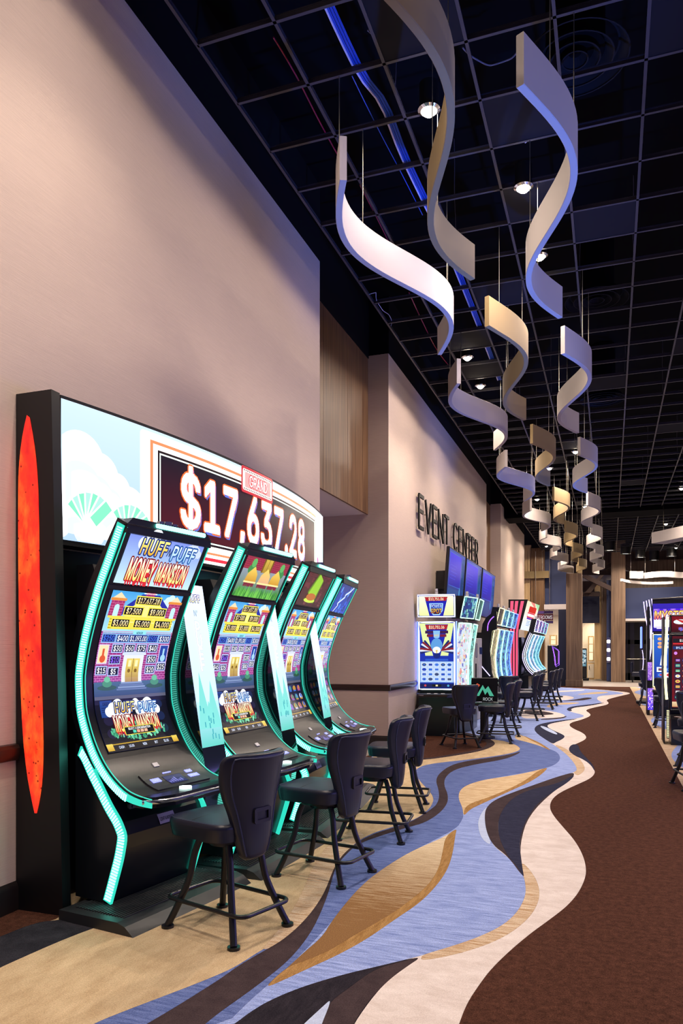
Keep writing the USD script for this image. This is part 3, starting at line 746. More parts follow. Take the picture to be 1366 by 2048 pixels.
obj('seat', rbox(-0.28, 0.28, -0.28, 0.28, 0.25, 0.5, 0.06), 'vinyl_seat', t); obj('backrest', rbox(-0.34, -0.2, -0.28, 0.28, 0.4, 0.95, 0.06), 'vinyl_seat', t)
for sx in (-0.22, 0.22):
    for sy in (-0.22, 0.22):
        obj('leg', cyl(0.025, [sx, sy, 0], [sx, sy, 0.27], 8), 'chair_black', t)
# kiosks in the lobby
b = pbox(1163.5, 1173.5, 1297, 1355, 38.8, 0.15)
t = thing('lobby_kiosk', 'slim standing screen with pale blue picture beside the column', 'display', (b[0], b[2], 0))
w, h = b[1] - b[0], b[5]
obj('housing', rbox(0, w, 0, 0.12, 0.12, h, 0.02, 1), 'cabinet_black', t); obj('foot', rbox(-0.1, w + 0.1, -0.15, 0.3, 0, 0.12, 0.02, 1), 'cabinet_black', t)
a = Art(); a.rect(0.03, 0.7, w - 0.03, h - 0.06, ('#5f93a6', '#9fc4d0'), 0)
for k in range(26):
    a.circle(rng.uniform(0.05, w - 0.05), rng.uniform(0.75, h - 0.1), rng.uniform(0.015, 0.05), ['#e6f2f5', '#2a4552', '#c7dde4'][k % 3], 1)
put('screen', a, plane((0, -0.004, 0), (1, 0, 0), (0, 0, 1)), 'screen_dim', t)
b = pbox(1095, 1117, 1290, 1372, 32.6, 0.6)
t = thing('dark_kiosk', 'black machine with a violet neon hexagon outline by the restroom passage', 'slot machine', (b[0], b[2], 0))
w, h = b[1] - b[0], b[5]
obj('cabinet', rbox(0, w, 0, 0.6, 0, h, 0.03, 1), 'cabinet_black', t)
hx = [(0.42 * w, 0.98 * h), (0.98 * w, 0.88 * h), (0.98 * w, 0.55 * h), (0.7 * w, 0.5 * h), (0.6 * w, 0.75 * h)]
for k in (0.0, 0.06):
    obj('neon_tube', tube([(x + k * 0.6, -0.015, z - k) for x, z in hx], 0.012, 6, closed=True), 'led_violet', t)

# ================================================================== DOWNLIGHTS
RZ = 5.05
CANS = [(858, 217, ''), (1047, 372, ''), (1079, 510, ''), (935, 713, ''), (961, 770, ''), (1151, 902, ''), (1099, 935, ''), (1170, 1012, ''), (1111, 1072, '')]
CLAB = ['bright downlight over the first tan ribbon panel', 'bright downlight between the first tan and lavender ribbon panels', 'bright downlight at the end of the first lavender ribbon panel', 'bright downlight at the head of the second white ribbon panel', 'bright downlight just beyond the head of the second white ribbon panel', 'bright downlight at the head of the third lavender ribbon panel', 'bright downlight by the third tan ribbon panel', 'bright downlight over the fourth lavender ribbon panel', 'bright downlight over the fifth white ribbon panel']


def downlight(loc, label, spot=1.0, group=None, big=False):
    t = thing('downlight', label, 'ceiling light', loc, 0, group)
    a = np.linspace(0, 2 * np.pi, 25)[:-1]
    R = 0.078 if not big else 0.2
    prof = [(R, 0.02), (R, 0.22 if not big else 0.45), (0.001, 0.22 if not big else 0.45)]
    obj('housing', grid(np.stack([np.stack([r * np.cos(a), r * np.sin(a), np.full_like(a, z)], 1) for r, z in prof]), cv=True), 'lamp_black', t)
    ring = [(R, 0.02), (R + 0.012, 0.012), (R - 0.012, 0.0), (R - 0.025, 0.03)]
    obj('trim_ring', grid(np.stack([np.stack([r * np.cos(a), r * np.sin(a), np.full_like(a, z)], 1) for r, z in ring]), cv=True), 'chrome' if not big else 'lamp_black', t)
    if big:
        obj('lens', cyl(R - 0.02, [0, 0, 0.03], [0, 0, 0.05], 24), 'downlight_far', t)
    else:
        obj('bulb', trimesh.creation.icosphere(2, 0.06).apply_translation([0, 0, 0.02]), 'bulb', t)
    if spot:
        s = UsdLux.SphereLight.Define(stage, str(t.GetPath()) + '/lamp')
        s.CreateRadiusAttr(0.075); s.CreateColorAttr(Gf.Vec3f(*CAN_COLOR)); s.CreateIntensityAttr(CAN_POWER * spot / 2.25)
        sh = UsdLux.ShapingAPI.Apply(s.GetPrim())
        sh.CreateShapingConeAngleAttr(85.0); sh.CreateShapingConeSoftnessAttr(0.12)
        s.AddTranslateOp().Set(Gf.Vec3d(0, 0, -0.06))
        s = UsdLux.SphereLight.Define(stage, str(t.GetPath()) + '/beam')
        s.CreateRadiusAttr(0.075); s.CreateColorAttr(Gf.Vec3f(*CAN_COLOR)); s.CreateIntensityAttr(BEAM_POWER * spot / 2.25)
        sh = UsdLux.ShapingAPI.Apply(s.GetPrim())
        sh.CreateShapingConeAngleAttr(64.0); sh.CreateShapingConeSoftnessAttr(0.9)
        s.AddTranslateOp().Set(Gf.Vec3d(0, 0, -0.06))
    return t


for (px, py, _), lab in zip(CANS, CLAB):
    c = atZ(px, py, 5.85)
    downlight((c[0], c[1], 5.825), lab, 0.7 if c[1] < 6.5 else 1.4 if c[1] < 9 else 1.1 if c[1] < 15 else 1.7)
# the same rows of lamps go on overhead, above the picture's top edge, and to the right
for (x, y), w_ in zip([(-1.98, 0.3), (-1.98, 2.1), (-1.98, 3.7), (-0.9, 1.4), (-1.98, 14.6), (-1.98, 22.2), (-1.98, 26.0), (1.8, 2.5), (1.8, 7.0), (1.8, 11.5), (1.8, 16.5), (1.8, 22.0), (1.8, 28.0), (-2.5, 32.3), (0.5, 34.6)],
                      ['first by the wall', 'second by the wall', 'third by the wall', 'first over the aisle', 'by the wall screens', 'past the wall screens', 'by the last white panels', 'first at the right', 'second at the right', 'third at the right', 'fourth at the right', 'fifth at the right', 'sixth at the right', 'before the wood pier', 'before the glass door']):
    downlight((x, y, 5.825), f'downlight above or beyond the picture edge or behind panels, {w_}', 0.85 if y < 5 else 1.0 if y < 15 else 1.7, 'downlights hidden by panels or beyond the picture edge')
for k, (px, py) in enumerate([(1220, 1099), (1251, 1106), (1281, 1113), (1308, 1119), (1343, 1111)]):
    c = atZ(px, py, 5.6)
    downlight((c[0], c[1], 5.55), ['black can light nearest the ribbon panels at the far ceiling', 'second black can light from the left at the far ceiling', 'third black can light from the left at the far ceiling', 'lowest black can light, fourth from the left, at the far ceiling', 'black can light beside the small starry lamp at far right'][k], 2.0, 'black can lights at the far ceiling', big=True)
c = atZ(1352, 1095, 5.84)
downlight((c[0], c[1], 5.825), 'small very bright lamp at the far right of the ceiling', 1.0)

# ================================================================== RIBBON PANELS
RH, RT = 0.305, 0.05


def ribbon(start, cx, amp, length, phase, mat, label, group, z=RZ, cables=True, cable_top=7.0):
    n = 49
    s = np.linspace(0, 1, n)
    y = start + length * s
    x = cx + amp * np.sin(2 * np.pi * s * 1.02 + phase)
    p = np.c_[x, y]; t = np.gradient(p, axis=0); t /= np.linalg.norm(t, axis=1, keepdims=True)
    nrm = np.c_[t[:, 1], -t[:, 0]]
    c = 0.004
    secs = []
    for i in range(n):
        a = lambda o, h: [p[i, 0] + nrm[i, 0] * o - cx, p[i, 1] + nrm[i, 1] * o - start, h]
        hw = RT / 2
        secs.append([a(-hw + c, -RH), a(hw - c, -RH), a(hw, -RH + c), a(hw, -c), a(hw - c, 0), a(-hw + c, 0), a(-hw, -c), a(-hw, -RH + c)])
    o = thing('ribbon_panel', label, 'hanging panel', (cx, start, z), 0, group)
    obj('panel', loft(secs), mat, o, smooth=40)
    if cables:
        for i in (1, 17, 32, 47):      # each hangs from the nearest cross tee
            z0_ = 1.69 if y[i] < 24.4 else 25.7
            yt = z0_ + 0.61 * round((min(max(y[i], y[1]), y[47]) - z0_) / 0.61)
            if yt < y[1] or yt > y[47]:
                yt += 0.61 if yt < y[1] else -0.61
            q = [float(np.interp(yt, y, x)) - cx, yt - start]
            obj('suspension_cable', cyl(0.0035, [q[0], q[1], -0.02], [q[0], q[1], (5.749 if 24.55 < yt < 25.69 else ZC - 0.001) - z], 6), 'steel', o)
    return o


ORD = ['first', 'second', 'third', 'fourth', 'fifth', 'sixth', 'seventh']
for k, y0 in enumerate([4.88, 9.08, 13.5, 17.9, 22.4, 26.7, 31.0]):
    ribbon(y0, -1.735, 0.25, 3.25, math.pi * 1.0, 'felt_white', f'white felt ribbon panel, {ORD[k]} from the camera in the row nearest the wall', 'white ribbon panels in the left row')
for k, y0 in enumerate([3.3, 7.57, 12.1, 16.9, 21.4, 25.8, 30.2]):
    ribbon(y0, -1.10, 0.215, 3.28, 0.0 - 0.3, 'felt_tan', f'tan felt ribbon panel, {ORD[k]} from the camera in the middle row', 'tan ribbon panels in the middle row')
for k, y0 in enumerate([4.41, 8.55, 13.1, 17.7, 22.2, 26.4, 30.7]):
    ribbon(y0, -0.455, 0.225, 3.22, 0.0 - 0.15, 'felt_white', f'pale lavender felt ribbon panel, {ORD[k]} from the camera in the right row', 'lavender ribbon panels in the right row')


def wave_bar(pts, h, mat, label, cat='hanging panel', thick=0.06, depth=None):
    """A felt panel hung across the hall, its course given in plan."""
    p = smooth_path(pts, 30)
    t = np.gradient(p[:, :2], axis=0); t /= np.linalg.norm(t, axis=1, keepdims=True); n = np.c_[t[:, 1], -t[:, 0]] * thick / 2
    o0 = p[0]
    secs = [[[q[0] + m[0] - o0[0], q[1] + m[1] - o0[1], 0], [q[0] - m[0] - o0[0], q[1] - m[1] - o0[1], 0], [q[0] - m[0] - o0[0], q[1] - m[1] - o0[1], -h], [q[0] + m[0] - o0[0], q[1] + m[1] - o0[1], -h]] for q, m in zip(p, n)]
    o = thing('wave_panel', label, cat, o0)
    obj('panel', loft(secs), mat, o, smooth=40)
    for i in (2, 14, 27):
        xt = -2.80 + 0.61 * round((p[i][0] + 2.80) / 0.61)
        yt = float(np.interp(xt, p[:, 0], p[:, 1])); q = V3([xt, yt, 0]) - o0
        if p[0][0] < xt < p[-1][0]:
            obj('suspension_cable', cyl(0.006, [q[0], q[1], -0.02], [q[0], q[1], ZC - 0.001 - o0[2]], 6), 'steel', o)
    return o


def at2(px, py, z):
    return atZ(px, py, z)


wave_bar([at2(1317, 1066, 4.95), at2(1345, 1060, 4.95), at2(1385, 1051, 4.95)], 0.32, 'felt_white', 'white felt panel hanging across at the right edge, nearest of the crosswise panels', thick=0.5)
wave_bar([at2(1260, 1142, 5.0), at2(1268, 1142.5, 5.0), at2(1279, 1143, 5.0), at2(1286, 1142.5, 5.0)], 0.32, 'felt_white', 'lavender crosswise felt panel left of the glowing white one', thick=0.06)
wave_bar([at2(1290, 1146, 4.95), at2(1325, 1142.5, 4.95), at2(1366, 1144.5, 4.95), at2(1400, 1143, 4.95)], 0.26, 'felt_white', 'bright white crosswise felt panel under the far can lights', thick=0.2)
wave_bar([at2(1243, 1157, 4.6), at2(1270, 1162, 4.6), at2(1310, 1164, 4.6), at2(1347, 1162.5, 4.6)], 0.12, 'felt_white', 'thin pale crosswise felt panel, lowest of those at the right', thick=0.1)
wave_bar([at2(1040, 1143, 4.95), at2(1070, 1142.6, 4.95), at2(1098, 1141.5, 4.95)], 0.31, 'felt_tan', 'tan crosswise felt panel in front of the wood pier', thick=0.06)

# ================================================================== EVENT CENTER LETTERS
sw = 0.10      # stroke as a share of the letter height
def strokes(ch):
    L = {'E': (0.62, [[(0, 0), (0, 1)], [(0, 0.0), (0.62, 0.0)], [(0, 0.52), (0.56, 0.52)], [(0, 1.0), (0.62, 1.0)]]),
         'V': (0.80, [[(0, 1), (0.40, 0), (0.80, 1)]]), 'N': (0.76, [[(0, 0), (0, 1), (0.76, 0), (0.76, 1)]]),
         'T': (0.72, [[(0, 1), (0.72, 1)], [(0.36, 0), (0.36, 1)]]),
         'C': (0.80, [[(0.42 + 0.42 * math.cos(a), 0.5 + 0.5 * math.sin(a)) for a in np.radians(np.linspace(48, 312, 25))]]),
         'R': (0.66, [[(0, 0), (0, 1)], [(0, 1), (0.38, 1)] + [(0.38 + 0.24 * math.cos(a), 0.74 + 0.26 * math.sin(a)) for a in np.radians(np.linspace(80, -80, 11))] + [(0.38, 0.48), (0, 0.48)], [(0.34, 0.48), (0.66, 0)]])}
    w, ls = L[ch]
    g = unary_union([LineString([(x, sw / 2 + y * (1 - sw)) for x, y in l]).buffer(sw / 2, cap_style=2, join_style=2, mitre_limit=2.2) for l in ls])
    return w, unary_union([g, *[Point(0, 0)] * 0]).intersection(sbox(-0.2, 0, 1.2, 1))


word = 'EVENT CENTER'
names = ['first E of EVENT', 'letter V', 'second E of EVENT', 'N of EVENT', 'T of EVENT', None, 'letter C', 'first E of CENTER', 'N of CENTER', 'T of CENTER', 'second E of CENTER', 'letter R']
gap, space = 0.30, 0.35
tot = sum((strokes(c)[0] if c != ' ' else space) + gap for c in word) - gap
y0, y1, z0, hgt = 12.95, 19.20, 3.65, 0.63
k = (y1 - y0) / tot
y = y0
for ch, nm in zip(word, names):
    w = space
    if ch != ' ':
        w, g = strokes(ch)
        g = affinity.scale(g, k, hgt, origin=(0, 0))
        t = thing('wall_letter', f'black standing wall letter, {nm}, above the blue screens', 'letter', (WX + 0.04, y, z0), 0, 'letters of the wall sign')
        fc = obj('face', prism(g, 'x', 0.0, 0.03), 'letter_black', t, smooth=False)
        b_ = g.representative_point()
        obj('stud', cyl(0.012, [-0.04, b_.x, b_.y], [0.01, b_.x, b_.y], 6), 'steel', t)
    y += (w + gap) * k

# ================================================================== THREE WALL SCREENS
TV = [[(862, 1097), (902, 1119), (900, 1190), (858, 1195)], [(904, 1121), (936, 1138), (932, 1205), (899, 1198)], [(937, 1140), (963, 1155), (957, 1212), (932, 1200)]]
lab = ['blue wall screen on the left of three under the letters', 'blue wall screen in the middle of three under the letters', 'blue wall screen on the right of three under the letters']
for q, l_, yy in zip(TV, lab, ((14.05, 15.72), (15.85, 17.85), (18.0, 20.05))):
    w, zt, zb = yy[1] - yy[0], 3.47, 2.3
    t = thing('wall_screen', l_, 'screen', (WX + 0.30, yy[0], zb), 0, 'three blue screens under the letters')
    tilt = 0.07
    M = trimesh.transformations.rotation_matrix(tilt, [0, 1, 0], [0, 0, 0])
    b = rbox(-0.06, 0, 0, w, 0, zt - zb, 0.01, 1); b.apply_transform(M); obj('housing', b, 'frame_black', t)
    a = Art(); h = zt - zb
    a.rect(0.03, 0.03, w - 0.03, h - 0.03, ('#0a2a7a', '#1a4ab8'), 0)
    a.rect(0.10, 0.38 * h, 0.74 * w, h - 0.08, ('#0404a8', '#1008f0'), 1); a.frame(0.10, 0.38 * h, 0.74 * w, h - 0.08, 0.012, '#3a70d8', 2)
    for i in range(5):
        a.rect(0.2, h * (0.5 + 0.055 * i), 0.2 + w * (0.3 + 0.05 * (i % 3)), h * (0.5 + 0.055 * i) + 0.012, '#2a3fe0', 3)
    for i in range(26):
        a.rect(0.78 * w + rng.uniform(0, 0.12) * w, rng.uniform(0.08, 0.9) * h, 0.78 * w + rng.uniform(0.12, 0.19) * w, rng.uniform(0.08, 0.9) * h + 0.05, ['#16407e', '#0c2758', '#2a5fa4'][i % 3], 2)
    a.rect(0.05, 0.06, 0.7 * w, 0.34 * h, ('#123a78', '#1d4f96'), 1)
    for i in range(6):
        a.rect(0.08 + 0.1 * w * i, 0.08, 0.1 + 0.1 * w * i, 0.3 * h, '#2c66b0', 2)
    a.circle(0.72 * w, 0.3 * h, 0.04, '#49b0e0', 3, 0.12)
    R3 = M[:3, :3]
    put('screen', a, plane((0.002, 0, 0), R3 @ [0, 1, 0], R3 @ [0, 0, 1]), 'screen_dim', t, gap=0.001)
    obj('bracket', bx(-0.29, -0.05, w * 0.3, w * 0.7, h * 0.35, h * 0.65), 'frame_black', t)

# ================================================================== CHAIRS
def superslab(sx, sy, z0, z1, p=3.6, dome=0.02, n=48):
    """An upholstered slab: rounded plan, bulging edge, crowned top."""
    a = np.linspace(0, 2 * np.pi, n, endpoint=False)
    ux = np.sign(np.cos(a)) * np.abs(np.cos(a)) ** (2 / p); uy = np.sign(np.sin(a)) * np.abs(np.sin(a)) ** (2 / p)
    prof = [(0.86, z0), (0.95, z0 + 0.004), (0.975, z0 + 0.03), (1.0, z0 + 0.07), (0.995, z1 - 0.018), (0.97, z1 - 0.005), (0.93, z1), (0.6, z1 + dome * 0.6), (0.3, z1 + dome * 0.9), (0.02, z1 + dome)]
    return loft([np.stack([ux * sx * r, uy * sy * r, np.full(n, z)], 1) for r, z in prof])


BZ = np.array([0.405, 0.43, 0.50, 0.58, 0.65, 0.72, 0.79, 0.86, 0.92, 0.955, 0.97])
BW = np.array([0.062, 0.088, 0.115, 0.138, 0.156, 0.182, 0.204, 0.216, 0.219, 0.206, 0.172])
BX = np.array([-0.195, -0.20, -0.212, -0.218, -0.222, -0.232, -0.246, -0.262, -0.278, -0.288, -0.292])
fW, fX = PchipInterpolator(BZ, BW), PchipInterpolator(BZ, BX)


def back_pt(t, z, side):
    """t across -1..1; side +1 front (sitter), -1 rear."""
    w, x = fW(z), fX(z)
    e = max(0.0, 1 - abs(t) ** 6) ** 0.5
    ez = max(0.0, 1 - max(0, (z - 0.93) / 0.042) ** 2.5) ** 0.5 if z > 0.93 else (max(0.0, 1 - max(0, (0.44 - z) / 0.036) ** 2.5) ** 0.5 if z < 0.44 else 1)
    th = 0.014 + 0.036 * e * max(ez, 0.12)
    wing = 0.10 * abs(t) ** 2.2 * (w / 0.22) ** 2
    return [x + wing + side * th * (0.62 if side < 0 else 0.8), t * w, z]


def chair():
    t = thing('slot_chair', 'PLACEHOLDER', 'chair')
    ss_ = superslab(0.232, 0.222, 0.505, 0.605, 5.0, 0.012); ss_.apply_translation([0.045, 0, 0])
    st = obj('seat', ss_, 'vinyl_seat', t, smooth=50)
    obj('seat_seam', tube([[0.06, y, 0.6135 - 0.25 * y * y] for y in np.linspace(-0.2, 0.2, 13)], 0.004, 6), 'chair_black', st)
    aa = np.linspace(0, 2 * np.pi, 49)[:-1]
    obj('seat_piping', tube(np.c_[0.045 + 0.2195 * np.sign(np.cos(aa)) * np.abs(np.cos(aa)) ** 0.4, 0.2105 * np.sign(np.sin(aa)) * np.abs(np.sin(aa)) ** 0.4, np.full(48, 0.600)], 0.0035, 6, closed=True), 'piping', st)
    ts = np.sin(np.linspace(-math.pi / 2, math.pi / 2, 25)); zs = np.r_[np.linspace(0.405, 0.44, 5), np.linspace(0.47, 0.92, 14), np.linspace(0.935, 0.97, 6)]
    secs = []
    for z in zs:
        secs.append([back_pt(a, z, -1) for a in ts] + [back_pt(a, z, 1) for a in ts[::-1]])
    br = obj('backrest', loft(secs), 'vinyl_seat', t, smooth=60)
    zz = np.linspace(0.43, 0.945, 20)
    edge = [back_pt(-0.88, z, -1) for z in zz] + [back_pt(a, 0.952 - 0.004 * (1 - a * a), -1) for a in np.linspace(-0.8, 0.8, 12)] + [back_pt(0.88, z, -1) for z in zz[::-1]]
    obj('piping', tube([[p[0] - 0.002, p[1], p[2]] for p in edge], 0.0045, 6), 'piping', br)
    hx = float(fX(0.64)) - 0.031
    fr = prism(Polygon([(0.062 * c, 0.64 + 0.04 * s_) for c, s_ in [(-1, -0.8), (-0.85, -1), (0.85, -1), (1, -0.8), (1, 0.8), (0.85, 1), (-0.85, 1), (-1, 0.8)]], [[(-0.042, 0.618), (0.042, 0.618), (0.042, 0.660), (-0.042, 0.660)]]), 'x', hx - 0.008, hx + 0.012)
    h = obj('handle', fr, 'chair_black', t, smooth=False)
    obj('recess', bx(hx + 0.001, hx + 0.004, -0.042, 0.042, 0.618, 0.660), 'lamp_black', h)
    obj('swivel_plate', [cyl(0.16, [0, 0, 0.485], [0, 0, 0.507], 28), cyl(0.10, [0, 0, 0.455], [0, 0, 0.487], 24)], 'chair_black', t)
    for sx in (1, -1):
        for sy in (1, -1):
            p = smooth_path([(sx * 0.11, sy * 0.10, 0.475), (sx * 0.135, sy * 0.115, 0.40), (sx * 0.155, sy * 0.13, 0.28), (sx * 0.20, sy * 0.165, 0.14), (sx * 0.25, sy * 0.205, 0.012)], 16)
            l_ = obj('leg', tube(p, 0.0185, 12), 'chair_black', t)
            obj('foot_cap', cyl(0.033, [sx * 0.25, sy * 0.205, 0], [sx * 0.25, sy * 0.205, 0.014], 20), 'chair_black', l_)
    c = []
    for (qx, qy), a0 in (((0.235, 0.13), 0), ((-0.235, 0.13), 90), ((-0.235, -0.13), 180), ((0.235, -0.13), 270)):
        for a in np.radians(np.linspace(a0, a0 + 90, 7)):
            c.append([qx + 0.055 * math.cos(a), qy + 0.055 * math.sin(a), 0.155])
    obj('foot_ring', tube(c, 0.0115, 10, closed=True), 'chair_black', t)
    return t


rad = math.radians
# x, y, facing angle (degrees, 180 faces the left wall), label, group
CH = [(-1.955, 3.625, 163, 'dark vinyl slot chair nearest the camera, in front of the first teal slot machine', 'chairs at the teal slot machines'),
      (-1.80, 4.69, 169, 'dark vinyl slot chair second from the camera, at the second teal slot machine', 'chairs at the teal slot machines'),
      (-1.79, 5.78, 186, 'dark vinyl slot chair third from the camera, at the third teal slot machine', 'chairs at the teal slot machines'),
      (-1.90, 6.90, 189, 'dark vinyl slot chair farthest in the row of the teal slot machines', 'chairs at the teal slot machines'),
      (-2.20, 11.62, 126, 'dark vinyl chair with its back to the camera before the blue machine', 'chairs around the blue machines'),
      (-1.76, 12.35, 186, 'dark vinyl chair side on, right of the one before the blue machine', 'chairs around the blue machines'),
      (-1.76, 13.4, 188, 'dark vinyl chair side on, partly hidden, last by the blue machines', 'chairs around the blue machines'),
      (-2.05, 15.9, 118, 'dark vinyl chair seen from behind before the arched black machine', 'chairs around the arched machine'),
      (-1.72, 16.5, 186, 'dark vinyl chair side on before the arched black machine', 'chairs around the arched machine'),
      (-1.70, 17.6, 188, 'dark vinyl chair partly hidden behind another by the arched machine', 'chairs around the arched machine'),
      (-1.62, 19.7, 182, 'dark vinyl chair nearest of three by the pink striped machine', 'chairs by the pink striped machine'),
      (-1.60, 21.0, 182, 'dark vinyl chair in the middle of three by the pink striped machine', 'chairs by the pink striped machine'),
      (-1.58, 22.5, 182, 'dark vinyl chair farthest of three by the pink striped machine', 'chairs by the pink striped machine'),
      (1.06, 10.75, 75, 'dark vinyl chair at the right edge before the red slot machine', 'chairs along the right'),
      (0.90, 9.0, 100, 'dark vinyl chair of which only a foot shows low at the right edge', 'chairs along the right'),
      (1.02, 15.9, 90, 'dark vinyl chair with its back to the camera before the violet topped machine', 'chairs along the right'),
      (0.95, 22.0, 90, 'dark vinyl chair half hidden beyond the violet topped machine', 'chairs along the right')]
first = None
for x, y, ang, lab, grp in CH:
    if first is None:
        first = chair(); tag(first, lab, group=grp)
        xf = UsdGeom.Xformable(first)
        for op, v in zip(xf.GetOrderedXformOps(), (Gf.Vec3d(x, y, 0), float(ang))):
            op.Set(v)
    else:
        dup(first, (x, y, 0), rad(ang), lab, grp)

# ================================================================== SLOT MACHINES
class Prof:
    """The curved front of a cabinet: points (out, z) from the top edge down to the deck's lip."""

    def __init__(self, pts):
        p = np.asarray(pts, float)
        d = np.r_[0, np.cumsum(np.linalg.norm(np.diff(p, axis=0), axis=1))]
        f = PchipInterpolator(d, p); s = np.linspace(0, d[-1], 400); q = f(s)
        self.L = d[-1]; self.s, self.q = s, q
        T = np.gradient(q, axis=0); T /= np.linalg.norm(T, axis=1, keepdims=True)
        self.n = np.c_[-T[:, 1], T[:, 0]]

    def P(self, s):
        return np.stack([np.interp(s, self.s, self.q[:, k]) for k in (0, 1)], -1)

    def N(self, s):
        n = np.stack([np.interp(s, self.s, self.n[:, k]) for k in (0, 1)], -1)
        return n / np.linalg.norm(n, axis=-1, keepdims=True)

    def sz(self, z):
        return np.interp(-np.asarray(z, float), -self.q[:, 1], self.s)

    def by_z(self, off=0.0):
        def fn(x, y, o):
            s = self.sz(y); p = self.P(s) + self.N(s) * (o + off)[:, None]
            return np.c_[p[:, 0], x, p[:, 1]]
        return fn

    def by_s(self, off=0.0):
        """y counts up from the lower end of the profile."""
        def fn(x, y, o):
            s = self.L - np.asarray(y); p = self.P(s) + self.N(s) * (o + off)[:, None]
            return np.c_[p[:, 0], x, p[:, 1]]
        return fn

    def shell(self, s0, s1, u0, u1, th, n=40, front=0.0):
        s = np.linspace(s0, s1, n); p, N = self.P(s), self.N(s)
        tt = th(s) if callable(th) else np.full(n, th)
        f, b = p + N * front, p - N * tt[:, None]
        return loft([[[f[i, 0], u0, f[i, 1]], [f[i, 0], u1, f[i, 1]], [b[i, 0], u1, b[i, 1]], [b[i, 0], u0, b[i, 1]]] for i in range(n)])


def side_chips(fn_pt, s0, s1, n, u, w, out):
    """Small bright bars laddered along a side strip; fn_pt(s, inset) gives (d, z)."""
    ms = []
    for s in np.linspace(s0, s1, n):
        h = (s1 - s0) / n * 0.30
        a, b = fn_pt(s - h, 0.006), fn_pt(s + h, 0.006)
        c, d = fn_pt(s + h * 1.9, w - 0.006), fn_pt(s - h * 0.1, w - 0.006)
        y0, y1 = (u, u + out)
        v = [[q[0], y, q[1]] for y in (y0, y1) for q in (a, b, c, d)]
        f = [[0, 1, 2], [0, 2, 3], [4, 6, 5], [4, 7, 6], [0, 4, 5], [0, 5, 1], [1, 5, 6], [1, 6, 2], [2, 6, 7], [2, 7, 3], [3, 7, 4], [3, 4, 0]]
        m = trimesh.Trimesh(v, f, process=False)
        if m.volume < 0:
            m.invert()
        ms.append(m)
    return ms


def cloud(a, cx, cy, w, c, layer):
    rr = [(-0.38, 0.0, 0.16), (-0.2, 0.10, 0.2), (0.02, 0.16, 0.24), (0.22, 0.08, 0.19), (0.4, 0.0, 0.14), (0.0, -0.02, 0.2), (-0.2, -0.03, 0.16), (0.2, -0.03, 0.16)]
    a.poly(unary_union([Point(cx + x * w, cy + y * w).buffer(r * w, 6) for x, y, r in rr]), c, layer)


def logo(a, cx, cy, w, layer):
    """The game's title: first line on a cloud, second in red and yellow."""
    h = w * 0.20
    a.text('HUFF', cx - w * 0.19, cy + h * 0.62, h * 0.80, ('#f0a818', '#fff48a'), layer, maxw=w * 0.42, outline='#1b2d74', ow=0.10, slant=0.05)
    a.text("N'", cx + w * 0.08, cy + h * 0.50, h * 0.42, '#2a3a66', layer, maxw=w * 0.1, slant=0.3)
    a.text('PUFF', cx + w * 0.31, cy + h * 0.50, h * 0.78, ('#8ec2f2', '#e6f5ff'), layer, maxw=w * 0.40, outline='#1c4f9c', ow=0.10, slant=0.05)
    for dx, s in ((-0.275, 'MONEY'), (0.225, 'MANSION')):
        s = s.replace('SION', '$ION')
        a.text(s, cx + dx * w, cy - h * 0.62, h * (1.15 if dx < 0 else 1.0), ('#fff36a', '#fffbe8'), layer + 3, maxw=w * (0.41 if dx < 0 else 0.49), outline='#7a0c12', ow=0.065, shadow=('#d0202c', (0.10, -0.22)))


def brick(a, x0, y0, x1, y1, layer, c='#a02a62', j='#d27aa6', n=5):
    a.rect(x0, y0, x1, y1, c, layer)
    h = (y1 - y0) / n
    for i in range(n + 1):
        a.rect(x0, y0 + i * h - 0.0012, x1, y0 + i * h + 0.0012, j, layer + 1)
    for i in range(n):
        w = h * 2.2; x = x0 + (0.5 if i % 2 else 1) * w
        while x < x1:
            a.rect(x - 0.0011, y0 + i * h, x + 0.0011, y0 + (i + 1) * h, j, layer + 1); x += w


def pricebox(a, cx, cy, w, h, s, layer, bg='#0b0a12', fg=('#ffcf55', '#fff4cf'), rim='#e8dc48'):
    a.rect(cx - w / 2 - 0.007, cy - h / 2 - 0.007, cx + w / 2 + 0.007, cy + h / 2 + 0.007, rim, layer)
    a.rect(cx - w / 2, cy - h / 2, cx + w / 2, cy + h / 2, bg, layer + 1)
    a.text(s, cx, cy, h * 0.74, fg, layer + 2, maxw=w * 0.92)


